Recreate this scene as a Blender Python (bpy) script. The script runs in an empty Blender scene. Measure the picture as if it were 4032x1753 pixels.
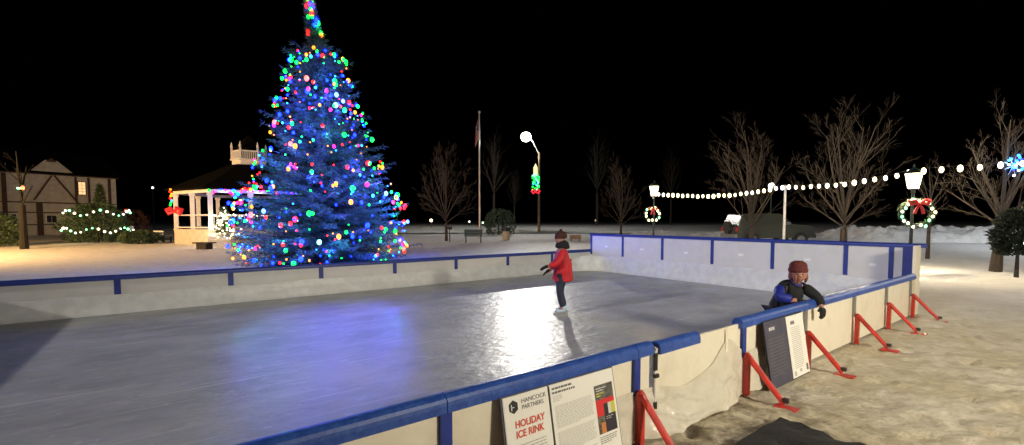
import bpy, math, random
from mathutils import Vector, Matrix, noise
R = math.radians
random.seed(7)
sc = bpy.context.scene
col = sc.collection

# ------------------------------------------------------------------ camera
cam_data = bpy.data.cameras.new('camera')
cam = bpy.data.objects.new('camera', cam_data); col.objects.link(cam)
cam_data.sensor_width = 36.0; cam_data.lens = 15.81
cam_data.clip_start = 0.05; cam_data.clip_end = 3000
cam_data.shift_y = 0.021
EYE = 1.87
cam.location = (0, 0, EYE); cam.rotation_euler = (R(90 - 3.0), 0, 0)
sc.camera = cam
# ------------------------------------------------------------------ night sky, moon, exposure
w = bpy.data.worlds.new('World'); sc.world = w; w.use_nodes = True
nt = w.node_tree
sky = nt.nodes.new('ShaderNodeTexSky'); sky.sky_type = 'NISHITA'; sky.sun_disc = False
sky.sun_elevation = R(-6); sky.sun_rotation = R(200)
nt.links.new(sky.outputs[0], nt.nodes['Background'].inputs[0])
nt.nodes['Background'].inputs[1].default_value = 0.02
sd = bpy.data.lights.new('moon', 'SUN'); sd.energy = 0.006; sd.angle = R(0.5); sd.color = (.75, .85, 1)
so = bpy.data.objects.new('moon', sd); col.objects.link(so); so.rotation_euler = (R(50), 0, R(200 - 180))
sc.view_settings.view_transform = 'Standard'; sc.view_settings.look = 'None'
sc.view_settings.exposure = 0.0; sc.view_settings.gamma = 1.0
try: sc.view_settings.use_curve_mapping = False
except Exception: pass
sc.render.engine = 'CYCLES'
sc.cycles.use_denoising = True
sc.cycles.use_light_tree = True
sc.cycles.max_bounces = 6; sc.cycles.transparent_max_bounces = 8
sc.cycles.sample_clamp_indirect = 4.0
LAMP = dict(street=80000, back=60000, side=6800, lantern=5200, lantern_side=3600, sodium=21000, lot=2300)
COL = dict(street=(1, .96, .88), back=(1, .92, .82), side=(1, .90, .71), lantern=(1, .80, .50), sodium=(1, .55, .18))

# ------------------------------------------------------------------ materials
def mat(name, c, rough=.6, c2=None, nscale=4, ncon=(.4, .6), bump=None, spec=.5, metal=0, emit=None, trans=0, alpha=1, detail=4, coat=0, c3=None, n3=30):
    m = bpy.data.materials.new(name); m.use_nodes = True
    n = m.node_tree.nodes; l = m.node_tree.links; b = n['Principled BSDF']
    b.inputs['Base Color'].default_value = (*c, 1); b.inputs['Roughness'].default_value = rough
    b.inputs['Metallic'].default_value = metal; b.inputs['Specular IOR Level'].default_value = spec
    b.inputs['Transmission Weight'].default_value = trans; b.inputs['Alpha'].default_value = alpha
    b.inputs['Coat Weight'].default_value = coat
    tc = n.new('ShaderNodeNewGeometry')
    if c2:
        t = n.new('ShaderNodeTexNoise'); t.inputs['Scale'].default_value = nscale; t.inputs['Detail'].default_value = detail
        l.new(tc.outputs['Position'], t.inputs['Vector'])
        r = n.new('ShaderNodeMapRange'); r.inputs[1].default_value = ncon[0]; r.inputs[2].default_value = ncon[1]
        l.new(t.outputs[0], r.inputs[0])
        x = n.new('ShaderNodeMix'); x.data_type = 'RGBA'; x.inputs[6].default_value = (*c, 1); x.inputs[7].default_value = (*c2, 1)
        l.new(r.outputs[0], x.inputs[0]); out = x.outputs[2]
        if c3:
            t3 = n.new('ShaderNodeTexNoise'); t3.inputs['Scale'].default_value = n3; t3.inputs['Detail'].default_value = 5
            l.new(tc.outputs['Position'], t3.inputs['Vector'])
            r3 = n.new('ShaderNodeMapRange'); r3.inputs[1].default_value = .5; r3.inputs[2].default_value = .75
            l.new(t3.outputs[0], r3.inputs[0])
            x3 = n.new('ShaderNodeMix'); x3.data_type = 'RGBA'; x3.inputs[7].default_value = (*c3, 1)
            l.new(out, x3.inputs[6]); l.new(r3.outputs[0], x3.inputs[0]); out = x3.outputs[2]
        l.new(out, b.inputs['Base Color'])
    if bump:
        t2 = n.new('ShaderNodeTexNoise'); t2.inputs['Scale'].default_value = bump[0]; t2.inputs['Detail'].default_value = 5
        l.new(tc.outputs['Position'], t2.inputs['Vector'])
        bp = n.new('ShaderNodeBump'); bp.inputs['Strength'].default_value = bump[1]; bp.inputs['Distance'].default_value = bump[2]
        l.new(t2.outputs[0], bp.inputs['Height']); l.new(bp.outputs[0], b.inputs['Normal'])
    if emit:
        b.inputs['Emission Color'].default_value = (*emit[0], 1); b.inputs['Emission Strength'].default_value = emit[1]
    return m
M = {}
M['board'] = mat('white_board', (.67, .67, .66), .38, (.62, .62, .60), 4, (.45, .75), bump=(6, .08, .02))
M['board_out'] = mat('scuffed_lamplit_board', (.77, .71, .57), .42, (.68, .61, .48), 3.2, (.52, .76), bump=(7, .35, .03))  # same white board with warm lamplight painted into its colour, plus scuffs
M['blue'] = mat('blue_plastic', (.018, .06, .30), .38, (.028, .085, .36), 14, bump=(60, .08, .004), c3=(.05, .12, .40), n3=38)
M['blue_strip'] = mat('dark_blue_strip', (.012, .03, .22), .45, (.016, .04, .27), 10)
M['red'] = mat('red_steel', (.62, .035, .02), .4, (.45, .03, .02), 12, bump=(40, .1, .003), c3=(.30, .03, .02), n3=55)
M['liner'] = mat('white_liner_film', (.67, .69, .69), .42, (.60, .62, .63), 6, bump=(11, .35, .02))
M['film'] = mat('milky_plastic_film', (.74, .69, .58), .14, (.64, .59, .48), 6, (.45, .75), bump=(18, .6, .02), alpha=.85)
M['black'] = mat('black_plastic', (.012, .012, .013), .5)
M['rubber'] = mat('rubber_mat', (.010, .010, .011), .8, (.02, .019, .018), 30, bump=(90, .5, .004))
M['white_paint'] = mat('white_paint', (.74, .72, .68), .5, (.66, .64, .6), 7)
M['needle'] = mat('spruce_needles', (.026, .065, .055), .6, (.04, .09, .085), 3)
M['needle2'] = mat('shrub_leaves', (.030, .060, .025), .6, (.05, .085, .035), 4)
M['bark'] = mat('grey_brown_bark', (.034, .025, .017), .9, (.056, .041, .028), 9, bump=(30, .6, .02))
M['bark_dark'] = mat('dark_bark', (.022, .017, .013), .9, (.035, .027, .02), 9, bump=(30, .6, .02))
M['iron'] = mat('dark_green_iron', (.012, .022, .018), .45)
M['steel'] = mat('grey_steel', (.30, .30, .29), .4, metal=.6)
M['pole'] = mat('weathered_wood_pole', (.20, .15, .10), .85, (.13, .10, .07), 6)
M['stucco'] = mat('cream_stucco', (.55, .50, .42), .9, (.47, .42, .35), 3, bump=(40, .4, .01))
M['timber'] = mat('brown_timber', (.075, .04, .022), .8, (.05, .028, .016), 8)
M['roof'] = mat('dark_shingles', (.0030, .0026, .0025), .95, (.0045, .004, .0036), 5, spec=.05)
M['glass_dark'] = mat('dark_window_glass', (.03, .036, .042), .03)
M['glass_lit'] = mat('lit_window', (.6, .45, .3), .4, emit=((1, .62, .28), 1.1))
M['wood'] = mat('warm_wood', (.30, .20, .12), .7, (.22, .14, .085), 6)
M['carpaint'] = mat('dark_car_paint', (.055, .062, .055), .25, spec=.5, coat=.6)
M['tyre'] = mat('tyre_rubber', (.012, .012, .012), .8)
M['chrome'] = mat('dull_alloy', (.40, .40, .38), .35, metal=.8)
M['lampglass'] = mat('lamp_lens', (.9, .9, .9), .4, emit=((.95, .92, .9), .08))
M['redlens'] = mat('red_lens', (.4, .01, .01), .3)
M['bow'] = mat('red_ribbon', (.60, .015, .02), .5, (.45, .01, .015), 12)
M['rubbish'] = mat('beige_concrete', (.42, .33, .22), .8, (.34, .27, .18), 9)
M['benchgreen'] = mat('dark_green_slats', (.018, .03, .02), .6)
# people
M['skin'] = mat('skin', (.36, .17, .125), .6)
M['redcoat'] = mat('red_jacket', (.55, .012, .022), .65, (.46, .01, .018), 7, bump=(16, .5, .02))
M['navy'] = mat('navy_trousers', (.014, .019, .04), .75, (.02, .026, .05), 9, bump=(20, .4, .01))
M['blackcloth'] = mat('black_knit', (.008, .008, .010), .9, bump=(60, .4, .005))
M['maroon'] = mat('maroon_hat', (.040, .012, .010), .85, (.06, .016, .012), 30)
M['bluecoat'] = mat('blue_jacket', (.010, .022, .26), .6, (.008, .016, .20), 9, bump=(18, .5, .015))
M['pinkred'] = mat('red_knit_hat', (.13, .018, .015), .9, (.07, .014, .012), 40)
M['hair'] = mat('auburn_hair', (.20, .06, .03), .6)
M['skate'] = mat('pale_blue_skate', (.42, .55, .68), .4)
M['eye'] = mat('dark_eye', (.012, .01, .01), .2)
M['lips'] = mat('lips', (.36, .13, .10), .5)
# print
M['paper'] = mat('poster_paper', (.80, .78, .72), .55)
M['inkblack'] = mat('black_ink', (.012, .012, .014), .6)
M['inkgrey'] = mat('grey_ink', (.13, .13, .135), .6)
M['inkpale'] = mat('pale_text', (.42, .41, .38), .6)
M['inkred'] = mat('red_ink', (.62, .07, .035), .6)
M['inkbright'] = mat('bright_red_ink', (.62, .02, .02), .6)
M['inkyellow'] = mat('yellow_ink', (.55, .52, .06), .6)
M['inkorange'] = mat('orange_ink', (.55, .19, .04), .6)
M['inkphoto'] = mat('dark_photo', (.05, .05, .045), .5, (.14, .13, .11), 30)
M['inkgrass'] = mat('grey_photo', (.16, .14, .10), .5, (.07, .06, .04), 40)
M['inkpurple'] = mat('dark_purple_photo', (.025, .018, .032), .5)
M['navyboard'] = mat('navy_print', (.05, .05, .085), .5, (.065, .062, .09), 10)
M['palewhite'] = mat('white_ink', (.62, .62, .62), .6)
M['tag'] = mat('white_sticker', (.95, .95, .93), .25, spec=1.0)
def glow(name, c, s): return mat('glow_' + name, tuple(min(.8, q) for q in c), .4, emit=(c, s))
BULB = {'red': glow('red', (1, .006, .004), 9), 'green': glow('green', (.003, 1, .05), 5), 'blue': glow('blue', (.0010, .005, 1), 46),
        'amber': glow('amber', (1, .22, .006), 4.5), 'cyan': glow('cyan', (.02, .30, 1), 7), 'magenta': glow('magenta', (1, .012, .22), 6),
        'hotgreen': glow('hotgreen', (.22, 1, .40), 4.5), 'hotblue': glow('hotblue', (.10, .22, 1), 6), 'hotred': glow('hotred', (1, .12, .08), 4), 'warm': glow('warm', (1, .84, .48), 5), 'white': glow('white', (1, .95, .82), 4)}
M['lantern_glass'] = glow('lantern', (1, .80, .48), 9)
M['street_glass'] = glow('street_lens', (1, .95, .82), 60)
M['sodium_glass'] = glow('sodium_lens', (1, .55, .2), 40)

def snow_material():
    m = bpy.data.materials.new('snow'); m.use_nodes = True
    n = m.node_tree.nodes; l = m.node_tree.links; b = n['Principled BSDF']
    g = n.new('ShaderNodeNewGeometry')
    def nz(scale, detail=5, rough=.6):
        t = n.new('ShaderNodeTexNoise'); t.inputs['Scale'].default_value = scale; t.inputs['Detail'].default_value = detail
        t.inputs['Roughness'].default_value = rough; l.new(g.outputs['Position'], t.inputs['Vector']); return t.outputs[0]
    def rng(src, a, b_, c=0, d=1):
        r = n.new('ShaderNodeMapRange'); r.inputs[1].default_value = a; r.inputs[2].default_value = b_; r.inputs[3].default_value = c; r.inputs[4].default_value = d
        l.new(src, r.inputs[0]); return r.outputs[0]
    def mix(f, a, b_):
        x = n.new('ShaderNodeMix'); x.data_type = 'RGBA'; l.new(f, x.inputs[0])
        for s, v in ((6, a), (7, b_)):
            if isinstance(v, tuple): x.inputs[s].default_value = (*v, 1)
            else: l.new(v, x.inputs[s])
        return x.outputs[2]
    # worn, trodden snow and painted yellow lamplight round the rink: distance from the gate side of the rink
    d = n.new('ShaderNodeVectorMath'); d.operation = 'DISTANCE'; d.inputs[1].default_value = (4.2, 3.6, 0); l.new(g.outputs['Position'], d.inputs[0])
    trod_lamplit = rng(d.outputs['Value'], 4.5, 11.0, 1, 0)
    big = rng(nz(1.1), .42, .62); fine = rng(nz(7, 6, .7), .38, .68)
    mul = n.new('ShaderNodeMath'); mul.operation = 'MULTIPLY'; l.new(big, mul.inputs[0]); l.new(trod_lamplit, mul.inputs[1])
    add = n.new('ShaderNodeMath'); add.operation = 'MULTIPLY'; l.new(fine, add.inputs[0]); l.new(trod_lamplit, add.inputs[1])
    c0 = mix(rng(nz(2.5), .35, .65), (.70, .71, .72), (.58, .58, .58))
    c0 = mix(rng(trod_lamplit, 0, 1, 0, .55), c0, (.66, .56, .35))  # yellow of the warm lamps laid into the snow colour
    c1 = mix(rng(mul.outputs[0], 0, 1, 0, .5), c0, (.47, .38, .21))
    c2 = mix(rng(add.outputs[0], 0, 1, 0, .5), c1, (.29, .22, .11))
    # dark brown patches by the gate
    d2 = n.new('ShaderNodeVectorMath'); d2.operation = 'DISTANCE'; d2.inputs[1].default_value = (1.9, 3.9, 0); l.new(g.outputs['Position'], d2.inputs[0])
    near = n.new('ShaderNodeMath'); near.operation = 'MULTIPLY'; l.new(rng(d2.outputs['Value'], .5, 1.5, 1, 0), near.inputs[0]); l.new(rng(nz(3.5), .42, .58), near.inputs[1])
    c3 = mix(rng(near.outputs[0], 0, 1, 0, .8), c2, (.09, .065, .04))
    l.new(c3, b.inputs['Base Color'])
    b.inputs['Roughness'].default_value = .75
    bp = n.new('ShaderNodeBump'); bp.inputs['Strength'].default_value = .7; bp.inputs['Distance'].default_value = .05
    l.new(nz(9, 6, .65), bp.inputs['Height']); l.new(bp.outputs[0], b.inputs['Normal'])
    return m
M['snow'] = snow_material()

def ice_material():
    m = bpy.data.materials.new('ice'); m.use_nodes = True
    n = m.node_tree.nodes; l = m.node_tree.links; b = n['Principled BSDF']
    g = n.new('ShaderNodeTexCoord')
    mp = n.new('ShaderNodeMapping'); mp.inputs['Scale'].default_value = (1, 1.6, 1); mp.inputs['Rotation'].default_value = (0, 0, R(-36)); l.new(g.outputs['Object'], mp.inputs[0])
    def nz(scale, detail=5, rough=.6, dist=0):
        t = n.new('ShaderNodeTexNoise'); t.inputs['Scale'].default_value = scale; t.inputs['Detail'].default_value = detail
        t.inputs['Roughness'].default_value = rough; t.inputs['Distortion'].default_value = dist; l.new(mp.outputs[0], t.inputs['Vector']); return t.outputs[0]
    def rng(src, a, b_, c=0, d=1):
        r = n.new('ShaderNodeMapRange'); r.inputs[1].default_value = a; r.inputs[2].default_value = b_; r.inputs[3].default_value = c; r.inputs[4].default_value = d
        l.new(src, r.inputs[0]); return r.outputs[0]
    def mix(f, a, b_):
        x = n.new('ShaderNodeMix'); x.data_type = 'RGBA'; l.new(f, x.inputs[0])
        for s, v in ((6, a), (7, b_)):
            if isinstance(v, tuple): x.inputs[s].default_value = (*v, 1)
            else: l.new(v, x.inputs[s])
        return x.outputs[2]
    c = mix(rng(nz(.9, 6), .38, .62), (.34, .35, .37), (.45, .46, .48))
    c = mix(rng(nz(5, 7, .7, .4), .55, .72, 0, .6), c, (.62, .64, .66))
    for ang, off in ((12, 0), (-38, 5), (64, 9), (100, 14)):
        m2 = n.new('ShaderNodeMapping'); m2.inputs['Rotation'].default_value = (0, 0, R(ang)); m2.inputs['Scale'].default_value = (.35, 16, 1); m2.inputs['Location'].default_value = (off, off, 0); l.new(g.outputs['Object'], m2.inputs[0])
        t = n.new('ShaderNodeTexNoise'); t.inputs['Scale'].default_value = 1.0; t.inputs['Detail'].default_value = 3; t.inputs['Distortion'].default_value = .25; l.new(m2.outputs[0], t.inputs['Vector'])
        c = mix(rng(t.outputs[0], .66, .71, 0, .38), c, (.70, .72, .74))
    l.new(c, b.inputs['Base Color'])
    l.new(rng(nz(2.2, 6), .35, .65, .30, .46), b.inputs['Roughness'])
    b.inputs['Coat Weight'].default_value = .11; b.inputs['Coat Roughness'].default_value = .06; b.inputs['Coat IOR'].default_value = 1.31
    b.inputs['IOR'].default_value = 1.31; b.inputs['Specular IOR Level'].default_value = .28
    b1 = n.new('ShaderNodeBump'); b1.inputs['Strength'].default_value = .7; b1.inputs['Distance'].default_value = .02; l.new(nz(7, 4, .55), b1.inputs['Height'])
    b2 = n.new('ShaderNodeBump'); b2.inputs['Strength'].default_value = .25; b2.inputs['Distance'].default_value = .004; l.new(nz(42, 5, .65), b2.inputs['Height']); l.new(b1.outputs[0], b2.inputs['Normal'])
    l.new(b2.outputs[0], b.inputs['Normal']); l.new(b2.outputs[0], b.inputs['Coat Normal'])
    return m
M['ice'] = ice_material()

# ------------------------------------------------------------------ mesh helpers
class MB:
    def __init__(s): s.v = []; s.f = []
    def quad(s, *p):
        i = len(s.v); s.v += [tuple(q) for q in p]; s.f.append(tuple(range(i, i + len(p)))); return s
    def box(s, c, d, m=None):
        i = len(s.v); x, y, z = d[0] / 2, d[1] / 2, d[2] / 2
        for sx, sy, sz in ((-1, -1, -1), (1, -1, -1), (1, 1, -1), (-1, 1, -1), (-1, -1, 1), (1, -1, 1), (1, 1, 1), (-1, 1, 1)):
            p = Vector((sx * x, sy * y, sz * z))
            if m: p = m @ p
            s.v.append(tuple(p + Vector(c)))
        s.f += [tuple(i + k for k in q) for q in ((3, 2, 1, 0), (4, 5, 6, 7), (0, 1, 5, 4), (1, 2, 6, 5), (2, 3, 7, 6), (3, 0, 4, 7))]
        return s
    def bar(s, a, b, wx, wy, roll=0):
        a, b = Vector(a), Vector(b); d = b - a
        q = d.to_track_quat('Z', 'Y').to_matrix() @ Matrix.Rotation(roll, 3, 'Z')
        return s.box((a + b) / 2, (wx, wy, d.length), q)
    def tube(s, pts, rad, n=6, cap=True):
        pts = [Vector(p) for p in pts]
        if not isinstance(rad, (list, tuple)): rad = [rad] * len(pts)
        i0 = len(s.v); u = None
        for k, p in enumerate(pts):
            d = (pts[min(k + 1, len(pts) - 1)] - pts[max(k - 1, 0)])
            if d.length < 1e-9: d = Vector((0, 0, 1))
            d.normalize()
            if u is None:
                u = d.orthogonal().normalized()
            else:
                u = (u - d * u.dot(d))
                u = u.normalized() if u.length > 1e-6 else d.orthogonal().normalized()
            v = d.cross(u)
            for j in range(n):
                a = 2 * math.pi * j / n
                s.v.append(tuple(p + (u * math.cos(a) + v * math.sin(a)) * rad[k]))
        for k in range(len(pts) - 1):
            for j in range(n):
                a = i0 + k * n + j; b = i0 + k * n + (j + 1) % n
                s.f.append((a, b, b + n, a + n))
        if cap:
            s.f.append(tuple(i0 + j for j in reversed(range(n))))
            e = i0 + (len(pts) - 1) * n; s.f.append(tuple(e + j for j in range(n)))
        return s
    def lathe(s, prof, n=12, c=(0, 0, 0), sx=1, sy=1):
        i0 = len(s.v)
        for r, z in prof:
            for j in range(n):
                a = 2 * math.pi * (j + .5) / n
                s.v.append((c[0] + r * math.cos(a) * sx, c[1] + r * math.sin(a) * sy, c[2] + z))
        for k in range(len(prof) - 1):
            for j in range(n):
                a = i0 + k * n + j; b = i0 + k * n + (j + 1) % n
                s.f.append((a, b, b + n, a + n))
        s.f.append(tuple(i0 + j for j in reversed(range(n))))
        e = i0 + (len(prof) - 1) * n; s.f.append(tuple(e + j for j in range(n)))
        return s
    def ball(s, c, r, n=10, m=6, sc_=(1, 1, 1)):
        prof = [(max(1e-4, math.sin(math.pi * k / m)) * r, -math.cos(math.pi * k / m) * r * sc_[2]) for k in range(m + 1)]
        return s.lathe(prof, n, c, sc_[0], sc_[1])
    def prism(s, prof, a, b, up=(0, 0, 1), bulge=None):
        """profile (y,z) swept from a to b; y is across (to the left of travel), z is up"""
        a, b = Vector(a), Vector(b); d = (b - a).normalized(); up = Vector(up); side = up.cross(d).normalized()
        i0 = len(s.v); n = len(prof)
        for p in (a, b):
            for y, z in prof: s.v.append(tuple(p + side * y + up * z))
        for j in range(n):
            s.f.append((i0 + j, i0 + (j + 1) % n, i0 + n + (j + 1) % n, i0 + n + j))
        s.f.append(tuple(i0 + j for j in range(n))); s.f.append(tuple(i0 + n + j for j in reversed(range(n))))
        return s
    def poly(s, pts2, th, m):
        """flat outline in local xy extruded by th along local z, placed with matrix m"""
        i0 = len(s.v); n = len(pts2)
        for z in (0, th):
            for x, y in pts2: s.v.append(tuple(m @ Vector((x, y, z))))
        s.f.append(tuple(i0 + j for j in reversed(range(n)))); s.f.append(tuple(i0 + n + j for j in range(n)))
        for j in range(n): s.f.append((i0 + j, i0 + (j + 1) % n, i0 + n + (j + 1) % n, i0 + n + j))
        return s
    def mesh(s, name, m, smooth=False):
        me = bpy.data.meshes.new(name); me.from_pydata(s.v, [], s.f); me.update()
        if m: me.materials.append(m)
        if smooth: me.polygons.foreach_set('use_smooth', [True] * len(me.polygons))
        return me
    def build(s, name, m, parent=None, smooth=False, loc=None, rotz=0):
        return link(name, s.mesh(name, m, smooth), parent, loc, rotz)
def link(name, me, parent=None, loc=None, rotz=0):
    o = bpy.data.objects.new(name, me); col.objects.link(o)
    if parent: o.parent = parent
    if loc is not None: o.location = loc
    if rotz: o.rotation_euler.z = rotz
    return o
def tag(o, label=None, cat=None, group=None, kind=None):
    if label: o['label'] = label
    if cat: o['category'] = cat
    if group: o['group'] = group
    if kind: o['kind'] = kind
    return o
def thing(name, label, cat, loc=(0, 0, 0), rotz=0, group=None):
    o = bpy.data.objects.new(name, None); col.objects.link(o); o.empty_display_size = .2
    o.location = loc; o.rotation_euler.z = rotz
    return tag(o, label, cat, group)
def copy_thing(src, loc, rotz=0, label=None, scale=None):
    def rec(o, par):
        c = o.copy(); col.objects.link(c); c.parent = par
        for ch in o.children: rec(ch, c)
        return c
    r = rec(src, None); r.location = loc; r.rotation_euler.z = rotz
    if label: r['label'] = label
    if scale: r.scale = (scale,) * 3
    return r
def point_light(name, loc, watts, color, parent=None, radius=.12, spot=None):
    ld = bpy.data.lights.new(name, 'SPOT' if spot else 'POINT'); ld.energy = watts; ld.color = color; ld.shadow_soft_size = radius
    o = bpy.data.objects.new(name, ld); col.objects.link(o)
    if parent: o.parent = parent
    o.location = loc
    if spot:
        ld.spot_size = R(spot[1]); ld.spot_blend = 1.0
        o.rotation_euler = Vector(spot[0]).to_track_quat('-Z', 'Y').to_euler()
    return o
F = 1771.0
def ax(px, dist): return (px - 2016) / F * dist        # sideways metres of a direction at a distance ahead

# ------------------------------------------------------------------ terrain
def sstep(a, b, x):
    t = min(1, max(0, (x - a) / (b - a))); return t * t * (3 - 2 * t)
TH = R(53.5)
LV = Vector((math.sin(TH), math.cos(TH), 0)); DV = Vector((math.cos(TH), -math.sin(TH), 0))
CORNER = Vector((2.81, 16.10, 0))
RW, RL = 8.9, 16.47        # rink width and length
RINK_ROT = math.atan2(-LV.y, -LV.x)       # local x runs along the long side, local y across towards the gate side
def rk(u, t, z=0): return CORNER - LV * u + DV * t + Vector((0, 0, z))
def base_z(x, y):
    z = .35 * sstep(16, 31, y) + .10 * sstep(31, 46, y) + .55 * sstep(50, 82, y)
    return z
prints = {}
_rp = random.Random(77)
def _add_print(x, y, a, dep=.035):
    for bx_ in (-1, 0, 1):
        for by_ in (-1, 0, 1): prints.setdefault((int(math.floor(x / .5)) + bx_, int(math.floor(y / .5)) + by_), []).append((x, y, math.cos(a), math.sin(a), dep))
for _ in range(420): _add_print(_rp.uniform(1.5, 11.5), _rp.uniform(2.4, 11), _rp.uniform(0, 6.28), _rp.uniform(.015, .045))
for k in range(9):          # trails of footprints round the rink
    x_, y_, a_ = _rp.uniform(3, 10), _rp.uniform(2, 9), _rp.uniform(0, 6.28)
    for q in range(14):
        x_ += .55 * math.cos(a_); y_ += .55 * math.sin(a_); a_ += _rp.uniform(-.15, .15); sd = .11 * (1 if q % 2 else -1)
        _add_print(x_ - sd * math.sin(a_), y_ + sd * math.cos(a_), a_, .05)
def print_z(x, y):
    z = 0
    for px_, py_, c_, s_, dep in prints.get((int(math.floor(x / .5)), int(math.floor(y / .5))), ()):
        dx, dy = x - px_, y - py_; u = (dx * c_ + dy * s_) / .17; v = (-dx * s_ + dy * c_) / .085; r2 = u * u + v * v
        if r2 < 2.6: z += -dep * math.exp(-r2 * 1.6) + dep * .35 * math.exp(-(r2 - 1.7) ** 2 * 3)
    return z
def ground_z(x, y):
    q = Vector((x, y, 0)) - CORNER; u = -q.dot(LV); t = q.dot(DV)
    inside = (-.3 < u < RL + .3) and (-.3 < t < RW + .12)
    z = base_z(x, y)
    if inside: return z * .2
    p = Vector((x, y, 0))
    a = .035 if y > 10 or x < 0 else .028
    if y < 12 and x > 0: z += .020 * noise.noise(p * 3.4 + Vector((5, 2, 0))) + .010 * noise.noise(p * 8.5)
    z += a * noise.noise(p * .55) + .014 * noise.noise(p * 2.3) + .010 * noise.noise(p * 5.7)
    z += print_z(x, y)
    # trodden paths to the right of the rink
    if x > 7 and y > 6: z += .05 * noise.noise(Vector((x * .25, y * .9, 3)))
    return z
def axis(lo, d0, d1, hi, step, grow=1.07):
    a = []; x = d0; s = step
    while x > lo: a.append(x); x -= s; s *= grow
    a = a[::-1]; a[0] = lo; x = d0 + step
    while x < d1: a.append(x); x += step
    s = step
    while x < hi: a.append(x); x += s; s *= grow
    a.append(hi); return a
xs = axis(-420, .8, 9.5, 420, .06); ys = axis(-120, 2.8, 9.0, 700, .06)
g = MB(); nx = len(xs)
for y in ys:
    for x in xs: g.v.append((x, y, ground_z(x, y)))
for j in range(len(ys) - 1):
    for i in range(nx - 1):
        a = j * nx + i; g.f.append((a, a + 1, a + nx + 1, a + nx))
tag(g.build('ground', M['snow'], smooth=True), kind='structure', label='snow covered village green with trodden patches')
# cleared path strip, a dark line across the far snow
p = MB()
for k in range(40):
    x0, x1 = -14 + k * 1.0, -13 + k * 1.0
    y0 = 47
    p.quad((x0, y0, base_z(x0, y0) + .045), (x1, y0, base_z(x1, y0) + .045), (x1, y0 + 2.6, base_z(x1, y0 + 2.6) + .05), (x0, y0 + 2.6, base_z(x0, y0 + 2.6) + .05))
M['asphalt'] = mat('wet_asphalt', (.05, .047, .043), .7, (.12, .115, .11), 1.5, (.45, .65))
tag(p.build('path', M['asphalt']), kind='structure')

# ploughed snow bank at the edge of the green
def snow_bank(x0, x1, yc, h, wd, name, seed):
    b = MB(); nxk, nyk = 90, 18
    for j in range(nyk + 1):
        for i in range(nxk + 1):
            s = i / nxk; t = j / nyk
            x = x0 + (x1 - x0) * s; y = yc + (t - .5) * wd + 1.2 * math.sin(s * 5 + seed)
            env = math.sin(math.pi * t) ** .7 * min(1, s * 5, (1 - s) * 9)
            q = Vector((x * .45, y * .45, seed))
            z = h * env * (.75 + .45 * noise.noise(q) + .22 * noise.noise(q * 3.1) + .14 * noise.noise(q * 7))
            b.v.append((x, y, base_z(x, y) - .12 + max(0, z)))
    for j in range(nyk):
        for i in range(nxk):
            a = j * (nxk + 1) + i; b.f.append((a, a + 1, a + nxk + 2, a + nxk + 1))
    tag(b.build(name, M['snow'], smooth=False), kind='structure')
snow_bank(20.5, 52, 33.5, 1.55, 5.5, 'snow_bank', 2.0)
snow_bank(8, 24, 38, .7, 4, 'snow_bank', 6.0)

# ------------------------------------------------------------------ the rink
ICE = .11
def rth(name, label, cat, u, t, rot): return thing(name, label, cat, rk(u, t), rot)
ib = MB(); n1, n2 = 60, 34
for j in range(n2 + 1):
    for i in range(n1 + 1): ib.v.append((RL * i / n1, .03 + (RW - .06) * j / n2, ICE))
for j in range(n2):
    for i in range(n1):
        a = j * (n1 + 1) + i; ib.f.append((a, a + 1, a + n1 + 2, a + n1 + 1))
tag(ib.build('ice', M['ice'], loc=rk(0, 0), rotz=RINK_ROT), kind='structure', label='scuffed grey ice of the outdoor rink')

def cap_profile(wd, h, n=9):
    pr = [(-wd / 2, 0)]
    for k in range(n + 1):
        a = math.pi * k / n
        pr.append((-wd / 2 * math.cos(a) * (1 if k not in (0, n) else 1), h * .42 + h * .58 * math.sin(a)))
    pr.append((wd / 2, 0)); return pr[::-1]
SIDE, END = .735, 1.30       # wall heights over the ice
def wall_panels(root, posts, z0, z1, y, th, m):
    for a, b in zip(posts[:-1], posts[1:]):
        MB().box(((a + b) / 2, y, (z0 + z1) / 2), (b - a - .008, th, z1 - z0)).build('panel', m, root)
# far long wall
far = rth('rink_wall', 'low white board rink wall with navy cap running in front of the big lit tree', 'rink wall', 0, 0, RINK_ROT)
posts = [.02] + [1.83 * k for k in range(1, 9)] + [RL]
wall_panels(far, posts, .03, ICE + SIDE - .03, -.012, .02, M['board'])
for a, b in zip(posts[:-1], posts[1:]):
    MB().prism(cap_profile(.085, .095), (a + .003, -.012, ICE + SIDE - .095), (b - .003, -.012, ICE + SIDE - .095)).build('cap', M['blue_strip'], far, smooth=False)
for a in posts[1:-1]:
    MB().box((a, .004, ICE + SIDE - .095 - .15), (.10, .012, .32)).build('seam_strip', M['blue_strip'], far)
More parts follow.
